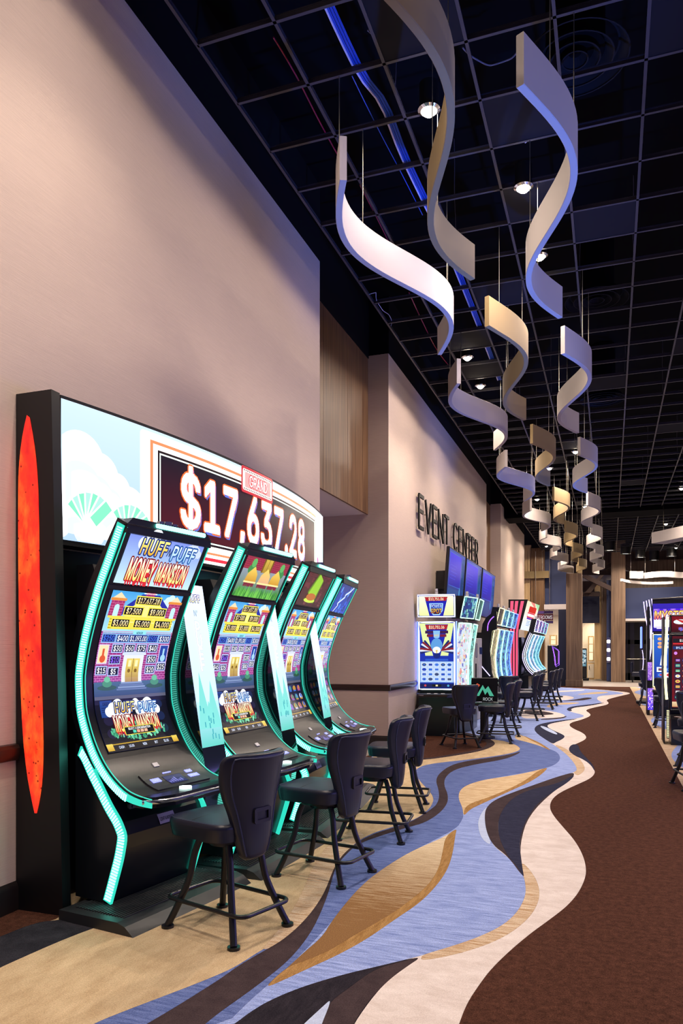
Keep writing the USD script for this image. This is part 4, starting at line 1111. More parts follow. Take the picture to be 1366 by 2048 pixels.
def mansion_art(w, seed, vals, lower):
    r = np.random.default_rng(seed); a = Art(); X = w / 2
    a.rect(-X, 0.905, X, 1.845, '#0a1030', 0)
    a.rect(-X, 1.61, X, 1.845, ('#a4dcf2', '#3f9fe0'), 1)
    for cx, cy, cw in ((-0.20, 1.65, 0.12), (0.22, 1.66, 0.12), (0.20, 1.79, 0.14)):
        cloud(a, cx, cy, cw, '#cdeaf8', 2)
    # mansion front
    yel, dy = '#e6d850', '#b79c1e'
    a.poly([(-0.19, 1.745), (-0.06, 1.835), (0.09, 1.835), (0.22, 1.745), (0.22, 1.70), (0.08, 1.79), (-0.05, 1.79), (-0.19, 1.70)], '#1c2aa0', 3)
    a.poly([(-0.155, 1.735), (-0.05, 1.80), (0.08, 1.80), (0.185, 1.735), (0.185, 1.66), (-0.155, 1.66)], '#f3e58a', 4)
    for sx in (-0.235, 0.245):
        brick(a, sx - 0.052, 1.70, sx + 0.052, 1.79, 4, n=6)
        a.rect(sx - 0.062, 1.79, sx + 0.062, 1.805, '#e08a3a', 5); a.poly([(sx - 0.05, 1.805), (sx + 0.05, 1.805), (sx, 1.838)], '#e9d9b0', 5)
        a.rect(sx - 0.02, 1.70, sx + 0.02, 1.75, '#bfe6f6', 6); a.circle(sx, 1.75, 0.02, '#bfe6f6', 6)
    a.rect(-0.285, 1.69, 0.29, 1.703, yel, 6); a.rect(-0.265, 1.625, 0.27, 1.69, yel, 4)
    for y in np.linspace(1.63, 1.68, 4):
        a.rect(-0.265, y, -0.235, y + 0.006, dy, 5); a.rect(0.24, y, 0.27, y + 0.006, dy, 5)
    a.rect(-0.05, 1.838, 0.06, 1.856 if False else 1.844, '#ffffff', 5)
    a.text('GRAND', 0.005, 1.838, 0.02, '#d02030', 7, maxw=0.10)
    pricebox(a, 0.005, 1.80, 0.20, 0.040, '$17,637.28', 8)
    for cx, s in ((-0.095, vals[0]), (0.105, vals[1])):
        pricebox(a, cx, 1.735, 0.145, 0.043, s, 8)
    for cx, s in ((-0.175, vals[2]), (0.005, vals[3]), (0.18, vals[4])):
        pricebox(a, cx, 1.662, 0.135, 0.043, s, 8)
    # brick wall with the minor row
    brick(a, -X, 1.305, X, 1.612, 3, '#8f2a78', '#d58ec0', 22)
    a.rect(-X, 1.56, X, 1.605, '#b7d7f2', 5) if False else None
    a.rect(-0.29, 1.545, 0.29, 1.55, '#e6e9fa', 6); a.rect(-0.29, 1.603, 0.29, 1.61, '#9fd4f0', 6)
    a.rect(-0.05, 1.596, 0.06, 1.617, '#8fe0e8', 7); a.text('MINOR', 0.005, 1.606, 0.014, '#20407a', 8, maxw=0.09)
    for cx, s, cw in ((-0.235, '$250', 0.095), (-0.125, '$400', 0.095), (0.005, '$1,093.00', 0.15), (0.13, '$500', 0.085), (0.235, '$300', 0.095)):
        pricebox(a, cx, 1.572, cw, 0.042, s, 7, '#0e1a66', '#e6f0ff' if s not in ('$250', '$500') else '#3f6ee0', '#7fb2ea')
    for (cx, cy), s in zip([(-0.15, 1.512), (-0.05, 1.512), (0.05, 1.512), (0.15, 1.512), (-0.155, 1.443), (0.155, 1.443), (-0.25, 1.38), (-0.155, 1.372), (0.155, 1.377), (0.25, 1.395)], vals[5:]):
        pricebox(a, cx, cy, 0.075, 0.042, s, 7, '#141436', '#f4f6ff' if s != vals[9] else '#8a5cff', '#a9b9f2')
    for sx, c1, c2 in ((-0.255, '#f0dcae', '#d8562e'), (0.255, '#1d3f9c', '#9fd0f6')):
        a.rect(sx - 0.04, 1.42, sx + 0.04, 1.535, '#d8c8f0', 6); a.rect(sx - 0.034, 1.426, sx + 0.034, 1.53, c1, 7)
        a.circle(sx, 1.45, 0.022, c2, 8); a.rect(sx - 0.008, 1.46, sx + 0.008, 1.51, c2, 8)
    # door, steps and lawn
    a.rect(-0.085, 1.30, 0.085, 1.475, '#dfe4f4', 7); a.poly([(-0.10, 1.47), (0.10, 1.47), (0.10, 1.484), (0.0, 1.495), (-0.10, 1.484)], '#cfd8f0', 8)
    a.rect(-0.056, 1.305, 0.056, 1.45, ('#a8842a', '#e8cf6a'), 8); a.rect(-0.002, 1.305, 0.002, 1.45, '#6b4d10', 9)
    for sx in (-0.028, 0.028):
        a.circle(sx, 1.375, 0.012, '#7a5a16', 9); a.rect(sx - 0.012, 1.40, sx + 0.012, 1.44, '#f4e8b0', 9)
    a.rect(-X, 1.205, X, 1.31, ('#2a3d66', '#39607a'), 6)
    for i in range(4):
        a.rect(-0.09 - 0.012 * i, 1.295 - 0.013 * i, 0.09 + 0.012 * i, 1.305 - 0.013 * i, ['#7f93b8', '#5f739c'][i % 2], 9)
    for sx in (-0.2, 0.2):
        a.circle(sx, 1.275, 0.075, '#24513c', 8, 0.016); a.circle(sx, 1.30, 0.038, '#3f8a62', 9, 0.022); a.circle(sx, 1.325, 0.024, '#62b98a', 10, 0.018)
    a.rect(-X, 1.205, X, 1.225, '#56586a', 8)
    # lower game panel
    a.rect(-X, 0.905, X, 1.205, '#070918', 6)
    cols = ['#7a3fb0', '#2f66c8', '#b8862e', '#3f8f6a', '#a84a7a', '#5a7fd0', '#c8c8d8']
    if lower == 'reels':
        for i in range(5):
            for j in range(3):
                cx, cy = -0.22 + 0.11 * i, 1.155 - 0.075 * j
                a.rect(cx - 0.05, cy - 0.034, cx + 0.05, cy + 0.034, ['#14204e', '#1a1a3a'][(i + j) % 2], 7)
                c = cols[int(r.integers(len(cols)))]
                a.circle(cx, cy, 0.036, c, 8, 0.026); a.circle(cx + 0.006, cy + 0.006, 0.018, cols[int(r.integers(len(cols)))], 9); a.rect(cx - 0.03, cy - 0.026, cx + 0.03, cy - 0.014, cols[int(r.integers(len(cols)))], 10)
    else:
        for i in range(5):
            for j in range(3):
                cx, cy = -0.22 + 0.11 * i, 1.155 - 0.075 * j
                a.circle(cx, cy, 0.038, ['#142248', '#1c1838', '#0f2a3c', '#2a2038'][int(r.integers(4))], 7, 0.028)
        a.rect(-0.265, 1.10, -0.17, 1.20, '#1d3f86', 8); a.text('DEED', -0.217, 1.18, 0.018, '#0a1436', 9, maxw=0.07)
        for i in range(3):
            a.rect(-0.255, 1.155 - 0.012 * i, -0.185, 1.158 - 0.012 * i, '#0d1c4a', 9)
        for k in range(70):
            th = r.uniform(0, 2 * np.pi); rr = r.uniform(0.7, 1.0)
            cx, cy = 0.23 * rr * math.cos(th), 1.01 + 0.045 * rr * math.sin(th)
            s = r.uniform(0.008, 0.018); o = r.uniform(0, 3)
            P = affinity.rotate(sbox(cx - s, cy - s * 0.5, cx + s, cy + s * 0.5), math.degrees(o))
            a.poly(P, ['#4fb68a', '#2f8a66', '#7fd8b0'][k % 3], 8, size=0)
        for cx, cy, cw in ((-0.13, 1.13, 0.19), (0.02, 1.155, 0.12), (0.12, 1.125, 0.2)):
            cloud(a, cx, cy, cw, '#f6fbff', 10)
        logo(a, 0.0, 1.105, 0.39, 11)
        a.rect(-0.125, 0.985, 0.125, 1.035, '#e2d24a', 17); a.rect(-0.12, 0.989, 0.12, 1.031, '#07070c', 18)
        a.text('SELECT A DENOMINATION', 0, 1.021, 0.013, '#ffffff', 19, maxw=0.19)
        for k, c in enumerate(('#4fd0b0', '#e8a088', '#f0b498', '#f0b498')):
            a.rect(-0.06 + 0.032 * k, 0.994, -0.034 + 0.032 * k, 1.011, c, 19)
    a.rect(-X, 0.942, X, 0.948, '#b8942a', 8); a.rect(-X, 0.91, X, 0.942, '#0c0c14', 8)
    for sx in (-1, 1):
        a.rect(sx * X - (0 if sx > 0 else 0) - (0.05 if sx > 0 else 0), 0.912, sx * X + (0.05 if sx < 0 else 0), 0.95, ('#c79a2a', '#ecd05a'), 9)
    for x, s in ((-0.19, 'CASH'), (-0.11, '10.00'), (0.0, 'WIN'), (0.1, 'BET'), (0.19, '$1.00')):
        a.text(s, x, 0.926, 0.014, '#d8e4ff', 10, maxw=0.06)
    return a


V1 = ['$7,500', '$9,000', '$3,000', '$5,000', '$4,000', '$30', '$60', '$75', '$40', '$10', '$50', '$15', '$5', '$20', '$25']
V2 = ['$7,500', '$9,000', '$3,000', '$5,000', '$4,000', '$120', '$180', '$200', '$160', '$60', '$100', '$45', '$35', '$80', '$55']


def top_art(w, kind):
    a = Art(); X = w / 2; z0, z1 = 1.885, 2.185
    r = np.random.default_rng(kind + 11)
    if kind == 0:
        a.rect(-X, z0, X, z1, ('#c2e6f6', '#6f7fe0'), 0)
        for k in range(9):
            t = 1.2 + 0.25 * k
            a.poly([(0.1, z0 + 0.1), (0.1 + 0.8 * math.cos(t), z0 + 0.1 + 0.5 * math.sin(t)), (0.1 + 0.8 * math.cos(t + 0.1), z0 + 0.1 + 0.5 * math.sin(t + 0.1))], '#8ea6ea', 1) if False else None
        cloud(a, -0.12, 2.115, 0.22, '#e4eefc', 1); cloud(a, 0.23, 2.10, 0.16, '#c8d6f8', 1)
        logo(a, 0.0, 2.035, 0.52, 3)
    elif kind == 1:
        brick(a, -X, 2.06, X, z1, 0, '#a03048', '#6d1c30', 9)
        a.rect(-0.07, 2.06, 0.07, z1, '#7a5618', 3); a.rect(-0.05, 2.06, 0.05, 2.175, ('#a8842a', '#d8b84a'), 4); a.rect(-0.002, 2.06, 0.002, 2.175, '#5a3f10', 5)
        a.rect(-X, z0, X, 2.07, ('#2e7a2e', '#8f98a8'), 2)
        for sx in (-0.2, 0.22):
            a.circle(sx, 2.07, 0.055, '#3f8a4a', 6, 0.035); a.circle(sx, 2.115, 0.032, '#5fb060', 7, 0.03)
        for sx, c in ((-0.17, '#c88a1e'), (0.02, '#e0a888'), (0.18, '#c88a1e')):       # builders' helmets
            a.rect(sx - 0.07, 1.955, sx + 0.07, 1.985, '#7a2038', 8)
            a.poly(Polygon([(sx - 0.075, 1.985), (sx - 0.06, 2.04), (sx, 2.085), (sx + 0.06, 2.04), (sx + 0.075, 1.985)]).buffer(0.006), (c, '#f0d060'), 9); a.rect(sx - 0.085, 1.98, sx + 0.085, 1.992, '#f4e29a', 10)
        for k in range(150):
            x = r.uniform(-X, X - 0.02); a.poly([(x, z0), (x + 0.02, z0), (x + r.uniform(-0.01, 0.03), r.uniform(1.92, 1.972))], ['#2f7a2c', '#4fa03c', '#6fc24a'][k % 3], 11, size=0)
    elif kind == 2:
        a.rect(-X, z0, X, z1, ('#3a1c1c', '#5a2c30'), 0)
        for k in range(40):
            x, y = r.uniform(-X, X - 0.06), r.uniform(z0, z1 - 0.05); a.rect(x, y, x + 0.06, y + 0.035, ['#4a2226', '#6a3438', '#42201e'][k % 3], 1)
        for k, c in enumerate(('#4c6a1c', '#6f9a24', '#94c830')):
            a.poly(affinity.rotate(Polygon([(-0.075 + 0.012 * k, -0.12), (0.075 - 0.012 * k, -0.12), (0.05 - 0.008 * k, 0.13), (-0.05 + 0.008 * k, 0.13)]).buffer(0.01), -20).buffer(0), c, 2 + k) if False else a.poly(affinity.translate(affinity.rotate(Polygon([(-0.13 + 0.02 * k, -0.08), (0.13 - 0.02 * k, -0.08), (0.085 - 0.014 * k, 0.09), (-0.085 + 0.014 * k, 0.09)]).buffer(0.012), -18), 0.0, 2.04), c, 2 + k)
        a.circle(-0.03, 1.965, 0.12, '#b86a2a', 6, 0.03); a.circle(-0.035, 1.935, 0.14, '#c8e04a', 5, 0.02)
        a.text('LUCKY', 0.045, 2.15, 0.022, '#c8d890', 6, maxw=0.1) if False else None
    else:
        a.rect(-X, z0, X, z1, ('#1a3fae', '#16246e'), 0)
        for k in range(24):
            x, y = r.uniform(-X, X - 0.05), r.uniform(z0, z1 - 0.04); a.circle(x, y, r.uniform(0.01, 0.04), ['#2450c8', '#0f1f6a', '#4f86d8'][k % 3], 1) if abs(x) < X - 0.05 else None
        p = [(-0.2, 1.89), (-0.12, 1.95), (-0.16, 1.97), (0.02, 2.04), (0.0, 2.06), (0.16, 2.11), (0.26, 2.17)]
        a.poly(LineString(p).buffer(0.006), '#f4f8ff', 3); a.poly(LineString(p[2:]).buffer(0.014), '#7fa8f0', 2)
    return a


HEAD = Prof([(0, 2.20), (-.09, 2.02), (-.18, 1.84), (-.258, 1.65), (-.313, 1.47), (-.337, 1.33), (-.33, 1.19), (-.285, 1.04), (-.195, .88), (-.09, .775), (.02, .712), (.12, .690), (.20, .682)])
LOWER = [(-.40, .956), (-.36, .94), (-.245, .79), (-.133, .635), (-.05, .53), (-.022, .46), (-.035, .38), (-.09, .20), (-.135, .07)]


def teal_machine(loc, yaw, label, top, vals, lower, seed):
    t = thing('slot_machine', label, 'slot machine', loc, yaw, 'teal lit slot machines under the jackpot sign')
    W = 0.365
    s_deck = float(HEAD.sz(0.875))
    obj('head', HEAD.shell(0.0, s_deck, -W, W, lambda s: 0.085 + 0.05 * np.sin(np.clip(s / s_deck, 0, 1) * np.pi)), 'cabinet_black', t)
    # crown with chamfered corners
    crown = prism([(-W, 2.15), (-W, 2.198), (-W + 0.045, 2.238), (W - 0.045, 2.238), (W, 2.198), (W, 2.15)], 'x', -0.10, -0.004)
    obj('crown', crown, 'cabinet_black', t, smooth=False)
    tl = [rbox(-0.008, 0.012, -0.14, 0.30, 2.206, 2.232, 0.006, 1)]
    obj('crown_light', tl, 'led_teal_chip', t)
    cn = obj('signal_lamp', [cyl(0.03, [-0.04, 0.0, 2.236], [-0.04, 0.0, 2.262], 16), cyl(0.022, [-0.04, -0.06, 2.236], [-0.04, -0.06, 2.256], 12), cyl(0.022, [-0.04, 0.06, 2.236], [-0.04, 0.06, 2.256], 12)], 'chrome', t)
    put('top_screen', top_art(0.64, top), HEAD.by_z(0.003), 'screen', t, label='upper screen of the slot machine')
    a = Art(); a.rect(-0.355, 1.850, 0.355, 1.868, '#131722', 0)
    obj('screen_bar', HEAD.shell(float(HEAD.sz(1.872)), float(HEAD.sz(1.852)), -0.36, 0.36, 0.01, 4, front=0.008), 'panel_grey', t)
    put('main_screen', mansion_art(0.60, seed, vals, lower), HEAD.by_z(0.003), 'screen', t, label='tall curved main screen')
    # glass bezel rims
    for sgn in (-1, 1):
        ss = np.linspace(0.02, HEAD.L * 0.985, 60); p = HEAD.P(ss) + HEAD.N(ss) * 0.004
        obj('edge_light', tube(np.c_[p[:, 0], np.full(60, sgn * (W - 0.004)), p[:, 1]], 0.0035, 5), 'led_teal', t)
        # laddered side strip along the head
        f = lambda s, i: tuple(HEAD.P(s) - HEAD.N(s) * (0.012 + i))
        s0, s1 = 0.02, HEAD.L * 0.99
        n = 44; q = np.linspace(s0, s1, n)
        wf_ = lambda s: 0.058 if s < s_deck else 0.058 - 0.03 * (s - s_deck) / (s1 - s_deck)
        secs = []
        for s in q:
            a_, b_ = f(s, 0.0), f(s, wf_(s))
            y0, y1 = sgn * W, sgn * (W + 0.006)
            secs.append([[a_[0], y0, a_[1]], [a_[0], y1, a_[1]], [b_[0], y1, b_[1]], [b_[0], y0, b_[1]]])
        obj('side_light', loft(secs), 'led_teal', t, smooth=False)
        obj('light_bars', side_chips(f, s0 + 0.02, s_deck + 0.25, 120, sgn * (W + 0.006), 0.05, sgn * 0.004), 'led_teal_chip', t, smooth=False, kind='stuff')
        # lower strip along the base
        LP = Prof(LOWER); n = 40; q = np.linspace(0.03, LP.L, n)
        f2 = lambda s, i: tuple(LP.P(s) - LP.N(s) * i)
        secs = [[[f2(s, 0)[0], sgn * 0.345, f2(s, 0)[1]], [f2(s, 0)[0], sgn * 0.362, f2(s, 0)[1]], [f2(s, 0.06)[0], sgn * 0.362, f2(s, 0.06)[1]], [f2(s, 0.06)[0], sgn * 0.345, f2(s, 0.06)[1]]] for s in q]
        obj('base_light', loft(secs), 'led_teal', t, smooth=False)
        obj('light_bars', side_chips(f2, 0.06, LP.L - 0.02, 56, sgn * 0.362, 0.056, sgn * 0.005), 'led_teal_chip', t, smooth=False, kind='stuff')
    # deck: side flanks, top and chrome lip
    obj('deck', HEAD.shell(s_deck, HEAD.L - 0.09, -W, W, lambda s: 0.05 + 0.0 * s, 24), 'deck_grey', t)
    lip = Polygon([(0.06, -W), (0.115, -W), (0.165, -W + 0.05), (0.20, -0.20), (0.20, 0.20), (0.165, W - 0.05), (0.115, W), (0.06, W)])
    obj('deck_lip', prism(lip, 'z', 0.635, 0.695), 'cabinet_gloss', t, smooth=False)
    rim = [(0.11, -W - 0.004), (0.168, -W + 0.048), (0.206, -0.20), (0.206, 0.20), (0.168, W - 0.048), (0.11, W + 0.004)]
    obj('chrome_rim', tube([(x, y, 0.668) for x, y in rim], 0.014, 10), 'chrome', t)
    obj('play_button', cyl(0.037, [0.125, -0.03, 0.692], [0.125, -0.03, 0.706], 28), 'button_white', t)
    for (y0, y1, d0, d1, mt, nm) in ((-0.20, 0.26, 0.13, 0.30, 'panel_grey', 'button_panel'),):
        fn = HEAD.by_s(0.0)
        def slab(u0, u1, v0, v1, h):
            s = np.linspace(v0, v1, 5); c = []
            for v in s:
                p0 = fn(np.array([u0, u1, u1, u0]), np.full(4, v), np.array([0.0, 0.0, h, h])); c.append(p0)
            return loft(c)
        bp = obj(nm, slab(y0, y1, d0, d1, 0.008), mt, t, smooth=False)
        obj('info_screen', slab(-0.05, 0.10, 0.165, 0.25, 0.010), 'glass_dark', bp, smooth=False)
        obj('lit_button', slab(-0.155, -0.085, 0.215, 0.25, 0.012), 'led_icon', bp, smooth=False)
        obj('lit_button', slab(0.15, 0.235, 0.195, 0.225, 0.012), 'led_icon', bp, smooth=False)
        obj('lit_button', slab(0.16, 0.215, 0.245, 0.268, 0.012), 'led_icon', bp, smooth=False)
        obj('lit_button', slab(-0.02, 0.05, 0.275, 0.283, 0.012), 'led_icon', bp, smooth=False)
        obj('ticket_label', slab(-0.03, 0.015, 0.345, 0.375, 0.006), 'white_plastic', t, smooth=False)
    a = Art()
    a.rect(-0.05, 0.165, 0.10, 0.25, '#2a2c6a', 0)
    for k in range(6):
        a.rect(-0.04 + 0.02 * k, 0.18, -0.028 + 0.02 * k, 0.18 + 0.01 * (k % 4 + 2), '#8a8ae0', 1)
    put('info_picture', a, HEAD.by_s(0.0108), 'screen_dim', bp, label='dim violet picture on the small deck screen')
    for s_, cx_, cy_, h_ in (('CASH', -0.12, 0.232, 0.014), ('BET MAX', 0.192, 0.21, 0.012)):
        a = Art(); a.text(s_, cx_, cy_, h_, '#eef0ff', 1, maxw=0.06); put('button_lettering', a, HEAD.by_s(0.0124), 'screen_dim', bp)
    a = Art(); a.poly([(0.17, 0.262), (0.1875, 0.25), (0.205, 0.262), (0.205, 0.257), (0.1875, 0.245), (0.17, 0.257)], '#eef0ff', 1); put('button_arrow', a, HEAD.by_s(0.0124), 'screen_dim', bp)
    # base cabinet
    body = [(p[0] - 0.03, p[1]) for p in LOWER] + [(-0.43, 0.07), (-0.43, 0.945)]
    obj('base_cabinet', prism(Polygon(body).buffer(0), 'y', -0.345, 0.345), 'cabinet_gloss', t, smooth=False)
    obj('back_cabinet', prism([(-0.47, 0.95), (-0.34, 0.95), (-0.36, 1.05), (-0.40, 1.5), (-0.30, 1.9), (-0.34, 2.0), (-0.47, 2.0)], 'y', -0.30, 0.30), 'cabinet_black', t, smooth=False)
    # slots and labels on the belly
    LP = Prof(LOWER)
    fb = LP.by_z(-0.03)
    a = Art()
    a.rect(-0.02, 0.575, 0.10, 0.615, '#2f3ef0', 0); a.rect(-0.012, 0.58, 0.025, 0.61, '#dfe4ff', 1)
    put('bill_slot', a, LP.by_z(-0.027), 'screen', t, label='blue lit bill slot')
    a = Art(); a.rect(-0.05, 0.475, 0.09, 0.54, '#b8b4cc', 0); a.text('LIGHT & WONDER', 0.02, 0.507, 0.02, '#26263a', 1, maxw=0.12)
    put('maker_label', a, LP.by_z(-0.027), 'print_flat', t)
    for y in (-0.20, 0.24):
        p = LP.P(LP.sz(0.60)); obj('lock', [rbox(p[0] - 0.04, p[0] - 0.018, y - 0.035, y + 0.035, 0.57, 0.62, 0.008, 1), cyl(0.009, [p[0] - 0.03, y, 0.595], [p[0] - 0.012, y, 0.595], 10)], 'frame_black', t)
    return t


def foot_mat(loc, yaw, label):
    t = thing('foot_mat', label, 'foot mat', loc, yaw, 'ribbed foot platforms of the slot machines')
    sec = [(-0.36, 0.0), (-0.36, 0.055), (0.08, 0.060), (0.135, 0.045), (0.195, 0.0)]
    P = prism([(x, z) for x, z in sec], 'y', -0.525, 0.525)
    obj('platform', P, 'mat_rubber', t, smooth=False)
    rb = [rbox(-0.30 + 0.021 * k, -0.289 + 0.021 * k, -0.46, 0.46, 0.055, 0.066, 0.002, 1) for k in range(18)]
    obj('ribs', rb, 'mat_rubber', t, kind='stuff', smooth=False)
    return t


M1 = [((-2.45, 3.86, 0), -9.0, 'teal lit slot machine nearest the camera, titled sky picture on its upper screen', 0, V1, 'title'),
      ((-2.30, 4.95, 0), -3.0, 'teal lit slot machine second from the camera, helmets on its upper screen', 1, V2, 'title'),
      ((-2.345, 6.10, 0), 3.5, 'teal lit slot machine third from the camera, green shape on its upper screen', 2, V1, 'reels'),
      ((-2.475, 7.22, 0), 7.5, 'teal lit slot machine farthest in the row, lightning on its upper screen', 3, V2, 'reels')]
for i, (loc, yaw, lab, top, vals, lower) in enumerate(M1):
    teal_machine(loc, rad(yaw), lab, top, vals, lower, 20 + i)
    foot_mat(loc, rad(yaw), ['ribbed black foot platform of the slot machine nearest the camera', 'ribbed black foot platform under the second teal slot machine', 'ribbed black foot platform under the third teal slot machine', 'ribbed black foot platform under the farthest teal slot machine'][i])

# lit fins between the teal machines
for i in range(3):
    a_, b_ = V3(M1[i][0]), V3(M1[i + 1][0]); yaw = rad((M1[i][1] + M1[i + 1][1]) / 2)
    c = (a_ + b_) / 2
    t = thing('light_fin', f'slanting lit fin between the {["first and second", "second and third", "third and fourth"][i]} teal slot machines', 'light panel', c, yaw, 'lit fins between the teal slot machines')
    hw = 0.125
    top, bot, low = (-0.30, 1.94), (-0.115, 0.86), (-0.075, 0.66)
    obj('body', prism([top, bot, low, (-0.10, 0.45), (-0.40, 0.45), (-0.40, 1.94)], 'y', -hw, hw), 'fin_gloss', t, smooth=False)
    U = V3([0, 1, 0]); Wd = V3([top[0] - bot[0], 0, top[1] - bot[1]]); L = np.linalg.norm(Wd); Wd = Wd / L
    a = Art(); a.rect(-hw, 0, hw, L, ('#b8d4f4', '#dce8ff'), 0, step=0.05); a.rect(-hw, 0, hw, 0.30, ('#58c0b0', '#b4dcf0'), 1)
    for x0, x1, y in ((-0.13, 0.02, 0.50), (-0.02, 0.13, 0.44), (-0.08, 0.10, 0.30)):
        a.poly(Polygon([(max(x0, -hw), 0.12), (min(x1, hw), 0.12), ((x0 + x1) / 2, y)]), '#78d0c8', 2)
    for k in range(12):
        x, y = rng.uniform(-0.1, 0.08), rng.uniform(0.03, 0.25); a.rect(x, y, x + 0.012, y + 0.035, '#3fa0a8', 3)
    a.text('HUFF', 0.0, 1.0, 0.05, ('#ffe88a', '#ffffff'), 4, maxw=0.17, outline='#5a3f8a', ow=0.09); a.text("N'", 0.0, 0.90, 0.04, '#8fa4bc', 4, maxw=0.08)
    for k, (y, s) in enumerate(zip((0.80, 0.71, 0.62, 0.55), 'PUFF')):
        a.text(s, 0.0, y, 0.085, ('#ffffff', '#f8fbff'), 4, maxw=0.12, outline='#c8d2e6', ow=0.08)
    o = V3([bot[0], 0, bot[1]])
    put('lit_face', a, plane(o + V3([0.003, 0, 0.0005]), U, Wd), 'screen_sign', t, label='white and aqua lit face of the fin', gap=0.0008)

# ------------------------------------------------------------------ the jackpot sign over them
SP = [(-2.985, 3.53), (-2.821, 3.905), (-2.756, 4.684), (-2.751, 5.461), (-2.794, 6.586), (-2.955, 7.648)]
# arc through the two ends and the middle
p0, p1, pm = V3(SP[0]), V3(SP[-1]), V3([-2.742, 5.35])
A2 = np.array([2 * (p1 - p0), 2 * (pm - p0)]); B2 = np.array([p1 @ p1 - p0 @ p0, pm @ pm - p0 @ p0]); ctr = np.linalg.solve(A2, B2); R = np.linalg.norm(p0 - ctr)
an0, an1 = math.atan2(*(p0 - ctr)[::-1]), math.atan2(*(p1 - ctr)[::-1])
SL = R * (an1 - an0)


def arc(x, off=0.0):
    a = an0 + np.asarray(x) / R
    return np.stack([ctr[0] + (R + off) * np.cos(a), ctr[1] + (R + off) * np.sin(a)], -1)


sg = thing('jackpot_sign', 'long curved lit jackpot sign with side pillars behind the teal slot machines', 'sign')
ZB, ZT = 2.14, 2.955
xs = np.linspace(0, SL, 40)
f_, bk = arc(xs, -0.004), arc(xs, -0.14)
sec = lambda z0, z1: [[[f_[i, 0], f_[i, 1], z0], [f_[i, 0], f_[i, 1], z1], [bk[i, 0], bk[i, 1], z1], [bk[i, 0], bk[i, 1], z0]] for i in range(40)]
obj('sign_housing', loft(sec(ZB - 0.03, ZT + 0.02)), 'frame_black', sg, smooth=False)
f_, bk = arc(xs, -0.19), arc(xs, -0.27)
obj('backdrop', loft(sec(0.0, ZB - 0.03)), 'cabinet_black', sg, smooth=False, label='black panel wall below the sign')
a = Art(); a.rect(0, ZB, SL, ZT, ('#a9c6ea', '#c4dbf2'), 0, step=0.3)
for cx, cy, w in ((0.12, 2.50, 0.75), (0.50, 2.26, 0.70), (0.20, 2.24, 0.6), (SL - 0.16, 2.42, 0.36)):
    cl = unary_union([Point(cx + x * w, cy + y * w).buffer(r * w, 8) for x, y, r in [(-0.38, 0.0, 0.16), (-0.2, 0.10, 0.2), (0.02, 0.16, 0.24), (0.22, 0.08, 0.19), (0.4, 0.0, 0.14), (0, -0.02, 0.2)]]).intersection(sbox(0.005, ZB + 0.005, SL - 0.005, ZT - 0.005))
    a.poly(cl, '#f4f9ff', 1)
    lo = affinity.translate(affinity.scale(cl, 0.8, 0.62, origin=(cx, cy - 0.1)), 0, -0.03).intersection(cl)
    a.poly(lo, '#d6e6f6', 2); a.poly(affinity.translate(affinity.scale(lo, 0.9, 0.8), 0.02, -0.02).intersection(lo), '#f8fbff', 3)
for fx_, fy_, t0 in ((0.20, 2.26, 50), (0.52, 2.24, 40)):        # fans of banknotes
    for k in range(7):
        nt = affinity.rotate(sbox(fx_ - 0.045, fy_, fx_ + 0.045, fy_ + 0.19), t0 - 16 * k, origin=(fx_, fy_)).intersection(sbox(0.01, ZB + 0.01, 0.68, ZT - 0.01))
        a.poly(nt, '#e9fbf4', 4 + 2 * k); a.poly(nt.buffer(-0.012), ['#7fdcb8', '#a6ead0'][k % 2], 5 + 2 * k)
fx0, fx1 = 0.70, SL - 0.46
a.poly(sbox(fx0 - 0.06, ZB + 0.02, fx1 + 0.05, ZT - 0.05).buffer(0.03), '#ffffff', 2)
a.rect(fx0, ZB + 0.06, fx1, ZT - 0.07, '#ff8a5a', 3, step=0.3); a.rect(fx0 + 0.025, ZB + 0.075, fx1 - 0.02, ZT - 0.09, '#fff4ec', 4, step=0.3)
a.rect(fx0 + 0.07, ZB + 0.12, fx1 - 0.05, ZT - 0.125, '#1c0d10', 5, step=0.3); a.frame(fx0 + 0.085, ZB + 0.135, fx1 - 0.065, ZT - 0.14, 0.012, '#dfeee4', 6)
a.rect(fx0 + 0.10, ZB + 0.15, fx1 - 0.08, ZT - 0.155, ('#4a0c12', '#120a1a'), 6, step=0.1)
a.rect(fx0, ZB + 0.012, fx1, ZB + 0.035, '#e03040', 4, step=0.3)
a.text('$17,637.28', (fx0 + fx1) / 2 - 0.09, (ZB + ZT) / 2 + 0.005, 0.36, '#ffffff', 8, maxw=(fx1 - fx0) * 0.85, outline='#ff6a2a', ow=0.040, shadow=('#5a6ac8', (0.05, -0.06)), fat=0.010)
gx, gz = fx0 + 1.36, ZT - 0.10
a.poly(sbox(gx - 0.26, gz - 0.08, gx + 0.26, gz + 0.08).buffer(0.025), '#c02a38', 12); a.poly(sbox(gx - 0.245, gz - 0.065, gx + 0.245, gz + 0.065).buffer(0.02), '#fff0e6', 13); a.poly(sbox(gx - 0.22, gz - 0.05, gx + 0.22, gz + 0.05).buffer(0.01), '#e8a0a0', 14)
for k in range(18):
    for sz in (-0.073, 0.073):
        a.circle(gx - 0.24 + 0.48 * k / 17, gz + sz, 0.007, '#5a2030', 14)
a.text('GRAND', gx, gz, 0.085, '#ffffff', 15, maxw=0.40, outline='#c01c2c', ow=0.09)
r = np.random.default_rng(5)
